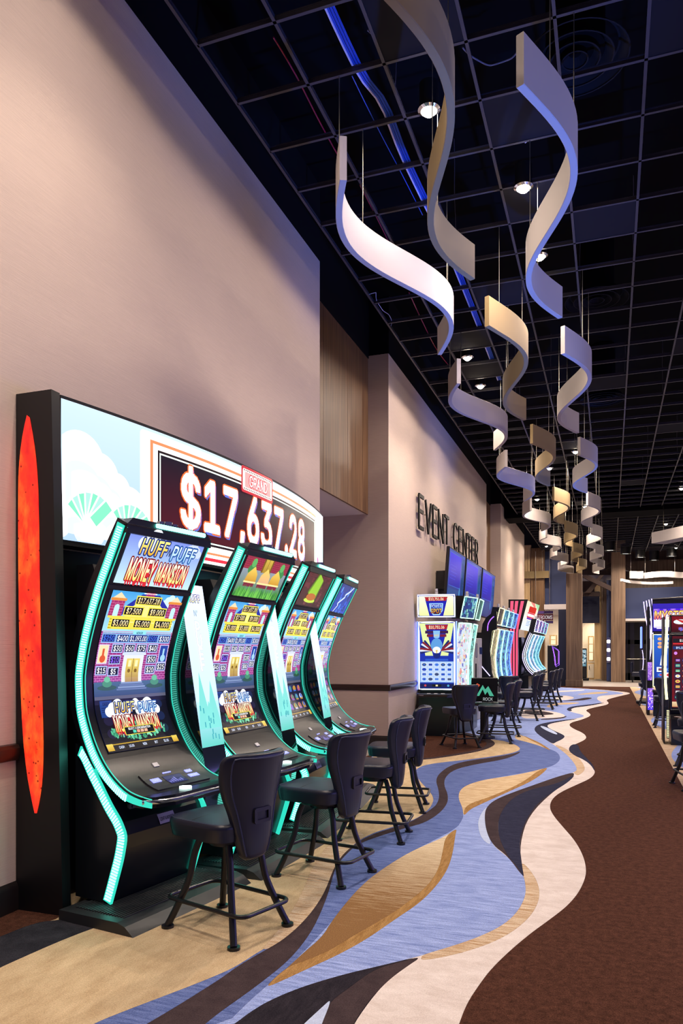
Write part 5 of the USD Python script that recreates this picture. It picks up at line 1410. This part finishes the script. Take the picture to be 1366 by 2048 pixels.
for k in range(30):
    x = SL - r.uniform(0.04, 0.36); y = r.uniform(ZB + 0.05, ZB + 0.3)
    a.circle(x, y, r.uniform(0.01, 0.04), ['#ffffff', '#e83aa0', '#f6b0dc', '#4fc0c0'][k % 4], 3)
fn = lambda x, y, o: np.c_[arc(x, 0.0)[:, 0] + o, arc(x, 0.0)[:, 1], y]
put('sign_screen', a, fn, 'screen_sign', sg, label='lit picture of the jackpot sign', gap=0.0012)
# side pillars: a tapering panel standing off the wall, with a red resin blade
def pillar(y, sgn, vis):
    q = [(WX + 0.004, 0.0), (-2.905, 0.0), (-2.985, 2.98), (WX + 0.004, 2.98)]
    pl = obj('side_pillar', prism(Polygon(q), 'y', min(y, y + sgn * 0.07), max(y, y + sgn * 0.07)), 'frame_black', sg, smooth=False, label='black side pillar of the sign')
    P = [(atY(px, py, 3.45)[0], atY(px, py, 3.45)[2]) for px, py in [(57, 820), (47, 862), (40, 912), (37, 968), (37, 1100), (40, 1330), (46, 1470), (54, 1545), (64, 1600), (72, 1635), (80, 1600), (85.5, 1560), (87.5, 1500), (86, 1430), (80, 1200), (78, 1000), (74, 930), (68, 880)]]
    obj('resin_blade', prism(Polygon(chaikin(P, 1)), 'y', y - 0.004 if sgn > 0 else y, y if sgn > 0 else y + 0.004), 'resin_red', pl, smooth=False, label='glowing red orange resin blade')


pillar(3.45, 1, True)
pillar(7.72, -1, False)


# ------------------------------------------------------------------ the other slot machines
def neon_rect(a0, a1, z0, z1, fn, r=0.012):
    c = [(a0, z0), (a1, z0), (a1, z1), (a0, z1)]
    pts = []
    for (x0, y0), (x1, y1) in zip(c, c[1:] + c[:1]):
        for k in np.linspace(0, 1, 9)[:-1]:
            pts.append((x0 + (x1 - x0) * k, y0 + (y1 - y0) * k))
    p = np.array(pts); q = fn(p[:, 0], p[:, 1], np.full(len(p), 0.006))
    return tube(q, r, 6, closed=True)


def mosaic(a, x0, y0, x1, y1, seed, pal, n, layer, s=(0.02, 0.07)):
    r = np.random.default_rng(seed)
    for k in range(n):
        x, y = r.uniform(x0, x1), r.uniform(y0, y1); w, h = r.uniform(*s), r.uniform(*s)
        a.poly(sbox(x - w / 2, y - h / 2, x + w / 2, y + h / 2).intersection(sbox(x0, y0, x1, y1)), pal[k % len(pal)], layer, size=0)


def reels(a, x0, y0, x1, y1, nx, ny, seed, layer, bg=('#f0f3fa',), pal=('#2a50c8', '#3f86e0', '#d03040', '#e0a030', '#40485a')):
    r = np.random.default_rng(seed); w, h = (x1 - x0) / nx, (y1 - y0) / ny
    for i in range(nx):
        for j in range(ny):
            cx, cy = x0 + (i + 0.5) * w, y0 + (j + 0.5) * h
            a.rect(cx - w * 0.47, cy - h * 0.46, cx + w * 0.47, cy + h * 0.46, bg[(i + j) % len(bg)], layer)
            c = pal[int(r.integers(len(pal)))]
            if r.random() < 0.5:
                a.circle(cx, cy, w * 0.34, c, layer + 1, h * 0.30); a.circle(cx, cy, w * 0.17, pal[int(r.integers(len(pal)))], layer + 2, h * 0.14)
            else:
                a.rect(cx - w * 0.28, cy - h * 0.22, cx + w * 0.28, cy + h * 0.22, c, layer + 1); a.rect(cx - w * 0.2, cy - h * 0.06, cx + w * 0.2, cy + h * 0.04, pal[int(r.integers(len(pal)))], layer + 2)


def tower(name, label, loc, yaw, W, art_top, art_main, neon='led_white', side=('led_white',), curve=0.10, top=True, group=None, H1=2.0, TZ=(2.07, 2.47), strength='screen_far', lamp=True, back=0.45, cb=0.0):
    """Upright slot machine: gently curved main screen, tilted top box, deck, pedestal."""
    t = thing(name, label, 'slot machine', loc, yaw, group)
    hw = W / 2
    F_ = Prof([(0.02 + curve * 0.9, H1), (0.02 + curve * 0.3, H1 - 0.35), (0.005, H1 - 0.7), (0.003 + cb * 0.35, H1 - 1.0), (0.006 + cb, H1 - 1.2)])
    obj('head', F_.shell(0, F_.L, -hw, hw, 0.16, 24), 'cabinet_black', t)
    put('main_screen', art_main, F_.by_z(0.003), strength, t, gap=0.001)
    obj('neon_frame', neon_rect(-hw + 0.02, hw - 0.02, H1 - 1.19, H1 - 0.01, F_.by_z(0.004), 0.013), neon, t)
    for i, mt in enumerate(side):
        ss = np.linspace(0.0, F_.L, 24)
        for sg_ in (-1, 1):
            p = F_.P(ss) - F_.N(ss) * (0.035 + 0.05 * i)
            obj('side_light', tube(np.c_[p[:, 0], np.full(24, sg_ * (hw + 0.008)), p[:, 1]], 0.013, 6), mt, t)
    if top:
        z0, z1 = TZ; d0, d1 = 0.05 + curve * 0.9, 0.14 + curve * 0.9
        tb = prism([(d0, z0), (d1, z1), (d1 - 0.16, z1 + 0.01), (d0 - 0.16, z0)], 'y', -hw, hw)
        obj('top_box', tb, 'cabinet_black', t, smooth=False)
        Wd = V3([d1 - d0, 0, z1 - z0]); L = np.linalg.norm(Wd)
        fnp = plane((d0 + 0.004, 0, z0), (0, 1, 0), Wd / L)
        put('top_screen', art_top, fnp, strength, t, gap=0.001)
        obj('neon_frame', neon_rect(-hw + 0.012, hw - 0.012, 0.012, L - 0.012, fnp, 0.011), neon, t)
        if lamp:
            obj('signal_lamp', [cyl(0.03, [d1 - 0.08, 0, z1], [d1 - 0.08, 0, z1 + 0.05], 14), cyl(0.026, [d1 - 0.08, 0, z1 + 0.055], [d1 - 0.08, 0, z1 + 0.10], 14)], 'white_plastic', t)
    zd = H1 - 1.22
    deck = Polygon([(-0.06, -hw), (0.22, -hw), (0.33, -hw * 0.6), (0.33, hw * 0.6), (0.22, hw), (-0.06, hw)])
    obj('deck', prism(deck, 'z', zd - 0.10, zd - 0.04), 'deck_grey', t, smooth=False)
    obj('deck_rim', tube([(0.2, -hw - 0.003, zd - 0.06), (0.335, -hw * 0.6, zd - 0.06), (0.335, hw * 0.6, zd - 0.06), (0.2, hw + 0.003, zd - 0.06)], 0.010, 6), 'chrome', t)
    for y in (-0.12, 0.0, 0.12):
        obj('button', rbox(0.2, 0.25, y - 0.035, y + 0.035, zd - 0.045, zd - 0.03, 0.006, 1), 'white_plastic', t)
    obj('pedestal', prism([(0.10, zd - 0.1), (0.10, 0.0), (-back, 0.0), (-back, H1 - 0.1), (-0.12, H1 - 0.1), (-0.12, zd - 0.1)], 'y', -hw + 0.02, hw - 0.02), 'cabinet_gloss', t, smooth=False)
    return t, F_


# blue carousel by the letters
def shift(a, dx, dy):
    a.t = [t + V3([dx, dy]) for t in a.t]; return a


def power_top(w, h):
    a = Art(); X = w / 2; a.rect(-X, 0, X, h, '#0a12a0', 0)
    a.rect(-X + 0.03, 0.03, X - 0.03, h - 0.03, ('#f2f8a8', '#fbfde8'), 1)
    a.poly([(-0.19, h - 0.09), (0.19, h - 0.09), (0.12, 0.03), (X - 0.05, 0.03), (X - 0.05, 0.07), (0.14, 0.10), (-0.14, 0.10), (-X + 0.05, 0.07), (-X + 0.05, 0.03), (-0.12, 0.03)], '#1018b0', 2)
    a.poly([(-0.2, h - 0.05), (0.2, h - 0.05), (0.17, h - 0.12), (-0.17, h - 0.12)], '#b01c2a', 3)
    a.text('$10,751.06', 0, h - 0.085, 0.048, '#fff6d0', 4, maxw=0.26); a.text('CASH JACKPOT', 0, h - 0.042, 0.012, '#222', 3, maxw=0.13) if False else None
    a.poly(Point(0, 0.17).buffer(1).__class__([(-0.11, 0.24), (0.11, 0.24), (0.10, 0.12), (0.05, 0.05), (-0.05, 0.05), (-0.10, 0.12)]).buffer(0.012), '#9fd0ff', 4)
    a.poly(Polygon([(-0.10, 0.235), (0.10, 0.235), (0.09, 0.12), (0.045, 0.06), (-0.045, 0.06), (-0.09, 0.12)]), ('#3a0c10', '#1838c0'), 5)
    a.text('POWER', 0, 0.195, 0.06, ('#4fa0ff', '#e8f6ff'), 6, maxw=0.19); a.text('SPOT', 0, 0.115, 0.075, ('#c86a10', '#ffe66a'), 6, maxw=0.19, outline='#5a1408', ow=0.06)
    return a


def power_main(w):
    a = Art(); X = w / 2 - 0.03; a.rect(-X, 0.83, X, 1.98, ('#0c2a9a', '#1030c0'), 0)
    a.poly([(-X, 1.97), (X, 1.97), (0.2, 1.40), (-0.2, 1.40)], '#e8f4a8', 1); a.poly([(-0.2, 1.95), (0.2, 1.95), (0.05, 1.35), (-0.05, 1.35)], '#1024b0', 2)
    a.poly([(-0.2, 1.94), (0.2, 1.94), (0.17, 1.86), (-0.17, 1.86)], '#b01c2a', 3); a.text('$10,751.06', 0, 1.90, 0.05, '#fff6d0', 4, maxw=0.27)
    for sx in (-1, 1):
        a.rect(min(sx * 0.06, sx * 0.2), 1.79, max(sx * 0.06, sx * 0.2), 1.84, '#3a0c4a', 3); a.rect(min(sx * 0.06, sx * 0.17), 1.73, max(sx * 0.06, sx * 0.17), 1.775, '#7a1430', 3)
        for k in range(7):                                # spread wings
            th = 0.15 + 0.19 * k
            x, y = sx * 0.08, 1.50
            a.poly(LineString([(x, y), (x + sx * 0.20 * math.cos(th - 0.4), y + 0.20 * math.sin(th - 0.4))]).buffer(0.017), ['#0f1f6a', '#dfe8ff', '#8a1c2c'][k % 3], 4 + k % 3)
    a.poly([(-0.06, 1.84), (0.06, 1.84), (0.05, 1.72), (0, 1.70), (-0.05, 1.72)], '#8ec4f0', 5); a.text('SPOT', 0, 1.755, 0.03, '#ffcf4a', 6, maxw=0.09)
    a.circle(0, 1.58, 0.10, '#5f9fe0', 7, 0.13); a.circle(0, 1.50, 0.07, '#f4f8ff', 8, 0.06); a.poly([(-0.02, 1.50), (0.02, 1.50), (0, 1.43)], '#e8c860', 9); a.circle(0, 1.40, 0.06, '#0c1f78', 8, 0.05)
    a.rect(-0.2, 1.31, 0.2, 1.345, '#2a58c8', 9); a.text('ULTIMATE FIRE', 0, 1.328, 0.02, '#e0f0ff', 10, maxw=0.3) if False else None
    a.rect(-X + 0.01, 0.93, X - 0.01, 1.30, '#9fc4f4', 7); reels(a, -X + 0.025, 0.945, X - 0.025, 1.285, 5, 4, 3, 8, ('#cfe0fa',), ('#1c3fb8', '#2f6ad8', '#3a4a7a', '#5a8ae8'))
    a.rect(-X, 0.84, X, 0.905, '#0a1450', 7); a.rect(-0.08, 0.855, 0.08, 0.895, '#0a0a10', 8); a.rect(-0.02, 0.86, 0.02, 0.89, '#e8d8a0', 9)
    for x in (-0.2, 0.2):
        a.circle(x, 0.875, 0.02, '#c84050' if x < 0 else '#4fa0d0', 8)
    return a


def pastel(w, seed, pal, base):
    a = Art(); X = w / 2 - 0.03; a.rect(-X, 0.83, X, 1.98, base, 0); mosaic(a, -X, 0.84, X, 1.97, seed, pal, 220, 1, (0.02, 0.09)); return a


def pastel_top(w, h, seed, pal, base, txt=None):
    a = Art(); X = w / 2 - 0.02; a.rect(-X, 0.02, X, h - 0.02, base, 0); mosaic(a, -X, 0.03, X, h - 0.03, seed, pal, 70, 1, (0.02, 0.09))
    return a


HT = math.hypot(0.09, 0.40)
tower('slot_machine', 'blue neon framed slot machine facing the camera, an eagle on its screen', (-2.87, 12.98, 0), rad(-82), 0.66, power_top(0.66, HT), power_main(0.66), 'led_white', ('led_blue', 'led_white'), curve=0.04, back=0.30, group='blue neon slot machines under the letters')
cool = ['#1c3f8a', '#49a0a0', '#8fd0c0', '#2a2f7a', '#6ab0e0', '#12204a']
past = ['#e8d8e0', '#c8e0f0', '#f0e0b0', '#d0a0c0', '#f4f0f4', '#6a70c0', '#b0d8c8', '#e89a90']
tower('slot_machine', 'slot machine with a pale mosaic screen, second of the blue group', (-2.58, 13.70, 0), rad(-14), 0.60, pastel_top(0.60, HT, 4, cool, '#163a7a'), pastel(0.60, 5, past, '#d8e4ee'), 'led_green', ('led_aqua',), curve=0.07, back=0.26, group='blue neon slot machines under the letters')
tower('slot_machine', 'slot machine with an aqua and black screen, last of the blue group', (-2.54, 14.42, 0), rad(2), 0.60, pastel_top(0.60, HT, 6, ['#2f5f5a', '#1c3f46', '#3f7a70'], '#24504e'), pastel(0.60, 7, ['#12282e', '#6fd0cc', '#a8ece4', '#0e1a20', '#3f8a88'], '#58b8b4'), 'led_green', ('led_green',), curve=0.09, group='blue neon slot machines under the letters')
# table with the black logo panel
t = thing('logo_table', 'small table with a black mountain logo panel among the chairs', 'table', (-2.02, 12.86, 0), rad(-78))
obj('logo_panel', prism([(-0.02, 0.62), (0.10, 1.02), (0.06, 1.03), (-0.06, 0.62)], 'y', -0.22, 0.22), 'frame_black', t, smooth=False)
a = Art(); a.poly([(-0.22, 0.10), (-0.05, 0.30), (0.02, 0.22), (0.10, 0.28), (0.26, 0.10), (0.14, 0.10), (0.08, 0.18), (0.02, 0.12), (-0.05, 0.22), (-0.14, 0.10)], '#4fb898', 0); a.poly([(-0.30, 0.26), (-0.20, 0.33), (-0.12, 0.30), (-0.2, 0.22)], '#d8583a', 0)
a.t = [q * V3([0.62, 1.0]) for q in a.t]; put('logo', a, plane((-0.016, 0, 0.62), (0, 1, 0), V3([0.12, 0, 0.40]) / math.hypot(0.12, 0.40)), 'screen_dim', t)
a = Art(); a.text('ROCK', 0.06, 0.045, 0.055, '#c8d4d8', 1, maxw=0.24, bold=False)
Wd = V3([0.12, 0, 0.40]); put('lettering', a, plane((-0.016, 0, 0.62), (0, 1, 0), Wd / np.linalg.norm(Wd)), 'screen_dim', t)
half = Polygon([(0.05, -0.22), (0.16, -0.18), (0.24, 0), (0.16, 0.18), (0.05, 0.22), (-0.10, 0.22), (-0.10, -0.22)]).buffer(0.02)
obj('table_top', prism(half, 'z', 0.56, 0.60), 'cabinet_gloss', t, smooth=False)
a = Art(); a.poly(half.buffer(-0.02), '#123a38', 0); mosaic(a, -0.07, -0.17, 0.15, 0.17, 12, ['#1f7a68', '#c8e6dc', '#0e2030', '#c8503a', '#4fb898'], 60, 1)
fnm = lambda x, y, o: np.c_[x, y, 0.6015 + o]
put('table_print', a, fnm, 'print_flat', t)
obj('pedestal', [cyl(0.07, [0, 0, 0.03], [0, 0, 0.56], 20), cyl(0.18, [0, 0, 0], [0, 0, 0.03], 24)], 'cabinet_black', t)

# arched black group
P = [(atY(px, py, 17.0)[0], atY(px, py, 17.0)[2]) for px, py in [(962, 1268), (965, 1248), (972, 1235), (984, 1226), (993, 1223), (993, 1258), (984, 1262), (979, 1300), (983, 1345), (985, 1352), (985, 1362), (962, 1362)]]
P = [p for p in P[:-2]] + [(P[-2][0], 0.0), (P[-1][0], 0.0)]
t = thing('arched_cabinet', 'black arched end cabinet beside the yellow neon slot machine', 'cabinet')
obj('arch_panel', prism(Polygon(P).buffer(0), 'y', 17.0, 17.12), 'cabinet_gloss', t, smooth=False)
q = [atY(px, py, 16.98) for px, py in [(975, 1262), (976, 1250), (980, 1241), (988, 1233)]]
obj('reflect_strip', tube(smooth_path(q, 12), 0.012, 6), 'led_violet', t)
q = [atY(px, py, 16.97) for px, py in [(962, 1331), (980, 1352)]]
obj('neon_line', tube(q, 0.012, 6), 'led_lilac', t)
grp = 'slot machines of the arched group'
for k in range(4):
    Y = 17.55 + 0.92 * k
    tower('slot_machine', ['yellow neon edged slot machine, first of the arched group', 'blue edged slot machine, second of the arched group', 'blue edged slot machine, third of the arched group', 'blue edged slot machine, last of the arched group'][k], (-2.58, Y, 0), rad(-2), 0.66,
          pastel_top(0.66, HT, 30 + k, ['#5a4f4a', '#3a3438', '#6a6058'] if k == 0 else cool, '#4a4240' if k == 0 else '#1c3f8a'), pastel(0.66, 40 + k, ['#8a7a5a', '#c8b8a0', '#4a6a4a', '#a08a70'] if k == 0 else cool, '#9a8c74' if k == 0 else '#2f58b0'), ['led_yellow', 'led_green', 'led_aqua', 'led_blue'][k], ('led_yellow',) if k == 0 else ('led_blue', 'led_aqua'), curve=0.10, cb=0.06, group=grp)
# pale service cabinet behind
b = pbox(946, 958, 1276, 1352, 16.2, 0.4)
t = thing('service_cabinet', 'pale grey wall cabinet with a posted notice behind the aqua screen', 'cabinet', (b[0], b[2], 0))
w = b[1] - b[0]
obj('body', rbox(0, w, 0, 0.4, 0.0, b[5], 0.01, 1), 'white_plastic', t)
a = Art(); a.rect(0.08, b[5] - 0.42, w - 0.06, b[5] - 0.12, '#d0cce0', 0); a.frame(0.08, b[5] - 0.42, w - 0.06, b[5] - 0.12, 0.012, '#4a5078', 1); a.rect(0.14, b[5] - 0.35, 0.2, b[5] - 0.2, '#20306a', 1)
put('notice', a, plane((0, -0.004, 0), (1, 0, 0), (0, 0, 1)), 'print_flat', t)
obj('door', rbox(0.05, w - 0.05, -0.012, 0.0, 0.5, b[5] - 0.55, 0.004, 1), 'panel_grey', t)

# pink striped tower with its sign
Yp = 23.6
P = [(atY(px, py, Yp)[0], atY(px, py, Yp)[2]) for px, py in [(1017, 1199), (1055, 1199), (1036, 1262), (1036, 1376), (1017, 1376)]]
P[3] = (P[3][0], 0.0); P[4] = (P[4][0], 0.0)
t = thing('striped_tower', 'black end tower with three glowing pink stripes', 'slot machine sign')
obj('end_panel', prism(Polygon(P), 'y', Yp, Yp + 0.2), 'cabinet_black', t, smooth=False)
for xt_, xb_ in ((1024.2, 1021.7), (1033.5, 1027.6), (1045.0, 1033.7)):
    q = [atY(xt_, 1202, Yp), atY(xb_ + 0.15 * (xt_ - xb_), 1252, Yp), atY(xb_, 1266, Yp), atY(xb_, 1390, Yp)]
    q[-1][2] = max(q[-1][2], 0.06)
    obj('pink_stripe', loft([[[p[0] - w_, Yp - 0.012, p[2]], [p[0] + w_, Yp - 0.012, p[2]], [p[0] + w_, Yp, p[2]], [p[0] - w_, Yp, p[2]]] for p, w_ in zip(q, (0.048, 0.034, 0.030, 0.030))]), 'led_pink', t, smooth=False)
A_, B_, C_ = [atY(*p, y) for p, y in (((1040, 1259), Yp), ((1065, 1264), Yp + 2.2), ((1055, 1201), Yp))]
D_ = B_ + (C_ - A_)
U = (B_ - A_); lu = np.linalg.norm(U); U = U / lu; Wd = C_ - A_; lw = np.linalg.norm(Wd); Wd = Wd / lw
N_ = np.cross(U, Wd); N_ /= np.linalg.norm(N_)
quad = [A_, B_, D_, C_]
obj('sign_box', loft([quad, [p - N_ * 0.10 for p in quad]]), 'frame_black', t, smooth=False)
a = Art(); a.rect(0, 0, lu, lw, ('#eaf4ff', '#ffeec8'), 0, step=0.2); a.poly([(lu * 0.25, lw), (lu * 0.6, lw), (lu * 0.8, lw * 0.8), (lu * 0.6, lw * 0.85)], '#f08a80', 1); a.poly([(lu * 0.65, lw), (lu, lw), (lu, lw * 0.75)], '#a8e6b0', 1)
a.poly(sbox(lu * 0.28, lw * 0.70, lu * 0.8, lw * 0.80).buffer(0.05), '#d82a20', 2); a.rect(lu * 0.25, lw * 0.48, lu * 0.75, lw * 0.62, '#ffffff', 2); a.frame(lu * 0.22, lw * 0.46, lu * 0.78, lw * 0.64, 0.04, '#e03a50', 3); a.rect(lu * 0.25, lw * 0.40, lu * 0.8, lw * 0.46, '#6a2ab0', 3)
for k in range(4):
    a.rect(lu * 0.3, lw * (0.18 + 0.05 * k), lu * (0.55 + 0.06 * (k % 2)), lw * (0.2 + 0.05 * k), '#88b0e0', 2)
put('sign_screen', a, plane(A_ + N_ * 0.005, U, Wd), 'screen_far', t, gap=0.002)
for k in range(4):
    tower('slot_machine', ['white neon edged slot machine, first under the striped tower sign', 'white neon edged slot machine, second under the striped tower sign', 'aqua neon edged slot machine, third under the striped tower sign', 'aqua neon edged slot machine, last under the striped tower sign'][k], (-2.50, 24.5 + 1.15 * k, 0), rad(-3), 0.70,
          pastel_top(0.70, HT, 60 + k, ['#2a3a9a', '#d86ab0', '#3a1c4a', '#8ab0f0'], '#1a2060'), pastel(0.70, 70 + k, ['#2a6aa0', '#58b8d0', '#123a68', '#a0d8e8'], '#2f86a8'), ['led_white', 'led_lilac', 'led_aqua', 'led_aqua'][k], ('led_white', 'led_lilac') if k < 2 else ('led_aqua', 'led_white'), curve=0.24, cb=0.28, group='slot machines under the striped tower sign')

# ------------------------------------------------------------------ right hand side
# red machine at the picture's edge, facing the camera
HR = math.hypot(0.09, 0.29)


def red_top(w, h):
    a = Art(); X = w / 2 - 0.02; a.rect(-X, 0.02, X, h - 0.02, ('#2a0408', '#7a0c18'), 0); a.circle(-0.28, 0.19, 0.10, '#dfe8f0', 1, 0.04); a.poly([(-0.36, 0.24), (-0.2, 0.20), (-0.25, 0.17)], '#c03030', 2)
    a.text('DANCING', 0.0, 0.245, 0.055, '#e8e4ea', 1, maxw=0.32); a.text('DRUMS', 0.0, 0.165, 0.07, '#f4f0f0', 1, maxw=0.32); mosaic(a, -0.36, 0.04, 0.28, 0.10, 80, ['#e85a2a', '#7a1c20', '#4a6ae0', '#f0a040'], 30, 2, (0.02, 0.06)); return a


def red_main(w):
    a = Art(); X = w / 2 - 0.01; a.rect(-X, 0.83, X, 1.98, ('#6a0a14', '#4a0610'), 0); a.poly(Point(0.05, 1.45).buffer(0.26), '#b01c18', 1); a.circle(-0.06, 1.68, 0.10, '#f0a030', 4); a.circle(-0.06, 1.68, 0.06, '#3f9fd0', 5)
    a.rect(-X + 0.01, 1.86, 0.12, 1.92, '#101018', 2); a.text('$13,914.92', -0.18, 1.89, 0.034, '#f0e8e0', 3, maxw=0.3); a.rect(-X + 0.01, 1.83, 0.1, 1.85, '#d02a30', 2)
    a.rect(-X + 0.01, 1.75, -0.02, 1.80, '#16306a', 2); a.text('$91.32', -0.28, 1.776, 0.03, '#cfe4ff', 3, maxw=0.16); a.circle(-0.15, 1.78, 0.04, '#6fc8f0', 3)
    a.circle(-0.34, 1.69, 0.025, '#d080e0', 3)
    reels(a, -0.36, 0.95, 0.27, 1.62, 6, 8, 81, 4, ('#2a1a3a', '#3a1020'), ('#58c8a8', '#e0c050', '#d04a6a', '#f0e8f0', '#8a5ad0', '#e88a3a')); a.rect(-X, 0.84, X, 0.92, ('#c89a6a', '#e0c8a0'), 4); return a


tower('slot_machine', 'tall red slot machine with a yellow light strip at the right edge', (1.315, 13.0, 0), rad(-90), 0.86, red_top(0.86, HR), shift(red_main(0.80), 0.0, -0.24), 'cabinet_black', (), curve=0.06, H1=1.74, TZ=(1.76, 2.05), strength='screen', lamp=False)
# forward facing yellow strip and its laddered foot
c = thing('light_strip_post', 'yellow laddered light strip on the left edge of the red machine', 'light strip', (0.82, 12.86, 0))
obj('upper_strip', tube(smooth_path([(0.03, -0.03, 2.02), (0.015, 0.03, 1.7), (0.0, 0.05, 1.2), (0.02, 0.0, 0.72)], 20), 0.022, 8), 'led_yellow', c)
obj('lower_strip', rbox(0.018, 0.06, 0.05, 0.09, 0.10, 0.55, 0.008, 1), 'panel_grey', c)
obj('light_bars', [bx(0.022, 0.056, 0.045, 0.05, 0.12 + 0.022 * k, 0.13 + 0.022 * k) for k in range(20)], 'led_yellow', c, kind='stuff', smooth=False)
obj('backing', bx(-0.02, 0.0, 0.12, 0.6, 0.02, 2.03), 'cabinet_black', c)

# violet topped machine beyond it
Ym = 18.6
t = thing('mystery_sign', 'violet and white lit sign over the white slot machine at the right', 'sign', (0.86, Ym, 0))
a = Art(); a.rect(0.06, 1.93, 1.75, 2.56, ('#20108a', '#2a18a0'), 0, step=0.2); a.rect(0.08, 2.02, 1.75, 2.36, '#efe8ff', 1, step=0.2); mosaic(a, 0.08, 2.36, 1.7, 2.44, 90, ['#5a2af0', '#a070ff', '#3a18c8'], 40, 2, (0.05, 0.14)); mosaic(a, 0.08, 1.98, 1.7, 2.04, 91, ['#c8c0f8', '#8a80e0'], 40, 2, (0.04, 0.1))
a.text('MYSTERY', 0.52, 2.30, 0.18, ('#e03a5a', '#f8d860'), 4, maxw=0.84, outline='#5a1a5a', ow=0.07, slant=0.05)
obj('sign_box', bx(0.05, 1.78, 0.01, 0.25, 1.90, 2.66), 'cabinet_black', t)
obj('frame_top', tube([(0.05, 0.0, 2.66), (0.9, -0.06, 2.70), (1.78, 0.0, 2.66)], 0.02, 8), 'panel_grey', t)
put('sign_screen', a, plane((0, -0.0, 0), (1, 0, 0), (0, 0, 1)), 'screen_sign', t, gap=0.002)
for k in range(4):
    x = -0.10 + 0.055 * k
    obj('light_blade', tube(smooth_path([(x - 0.03, 0.1 - 0.02 * k, 2.62 + 0.02 * k), (x + 0.02, 0.1 - 0.02 * k, 2.2), (0.02 + 0.01 * k, 0.1, 1.7), (-0.02, 0.1, 1.2)], 14), 0.013, 6), 'led_lilac', t)
obj('side_panel', bx(-0.06, 0.0, 0.05, 0.6, 0.0, 2.5), 'cabinet_black', t)
a = Art(); a.rect(0, 0.80, 0.10, 1.22, ('#6a3ab0', '#b88ae8'), 0); a.rect(0, 0.12, 0.13, 0.62, ('#4a30e0', '#9a6ae0'), 0); mosaic(a, 0.01, 0.14, 0.12, 0.60, 92, ['#e0b0ff', '#5a3ae0', '#f0e0ff'], 50, 1, (0.01, 0.03)); mosaic(a, 0.01, 0.81, 0.09, 1.2, 93, ['#e0b0ff', '#8a5ad0'], 40, 1, (0.01, 0.03))
put('side_print', a, plane((-0.05, 0.045, 0), (1, 0, 0), (0, 0, 1)), 'screen', t)
a1 = Art(); a1.rect(-0.32, 0.02, 0.32, HT - 0.02, '#e6ecf4', 0); a1.text('BUFFALO', 0, 0.22, 0.06, '#5a78b0', 1, maxw=0.4) if False else None
mosaic(a1, -0.1, 0.12, 0.3, 0.3, 95, ['#8aa8d8', '#c8d6ee', '#5a78b0'], 20, 1)
a2 = Art(); a2.rect(-0.32, 0.83, 0.32, 1.98, ('#0c1c8a', '#2a6ad0'), 0)
for k, y in enumerate((1.88, 1.78, 1.70)):
    a2.circle(-0.2, y, 0.05, '#e8a878', 1, 0.035); a2.rect(-0.12, y - 0.03, 0.25, y + 0.03, '#c8d4f0', 1); a2.text('CASH ON REELS'.split()[k], 0.06, y, 0.035, '#2a3a6a', 2, maxw=0.3)
a2.poly([(-0.2, 1.28), (-0.05, 1.28), (-0.09, 1.62), (-0.15, 1.62)], '#eef4ff', 1); a2.poly([(0.1, 1.28), (0.26, 1.28), (0.2, 1.62), (0.14, 1.62)], '#e0e8ff', 1)
reels(a2, -0.27, 0.88, 0.27, 1.25, 3, 3, 96, 2, ('#f0f4ff', '#2a4ab0'))
tower('slot_machine', 'white and blue slot machine under the violet sign', (1.26, Ym - 0.12, 0), rad(-90), 0.74, a1, a2, 'led_yellow', (), curve=0.05, H1=1.56 + 0.02, TZ=(1.60, 1.98), strength='screen', lamp=False) if False else \
    tower('slot_machine', 'white and blue slot machine under the violet sign', (1.26, Ym - 0.14, 0), rad(-90), 0.72, a1, shift(a2, 0.0, -0.13), 'led_yellow', (), curve=0.03, top=False, H1=1.86, back=0.12, strength='screen')
t = thing('side_screen', 'plain blue lit panel seen edge on behind the violet sign', 'screen', (0.84, 22.5, 0))
obj('panel', rbox(-0.04, 0.0, 0, 0.5, 1.55, 2.15, 0.01, 1), 'led_blue', t); obj('post', bx(-0.03, -0.01, 0.2, 0.26, 0, 1.55), 'frame_black', t)
obj('light_edge', tube(smooth_path([(0.0, 0.0, 1.5), (0.03, 0.0, 1.2), (-0.02, 0.0, 0.8)], 10), 0.012, 6), 'led_lilac', t)
obj('base', rbox(-0.15, 0.12, 0.0, 0.45, 0, 0.08, 0.01, 1), 'frame_black', t)
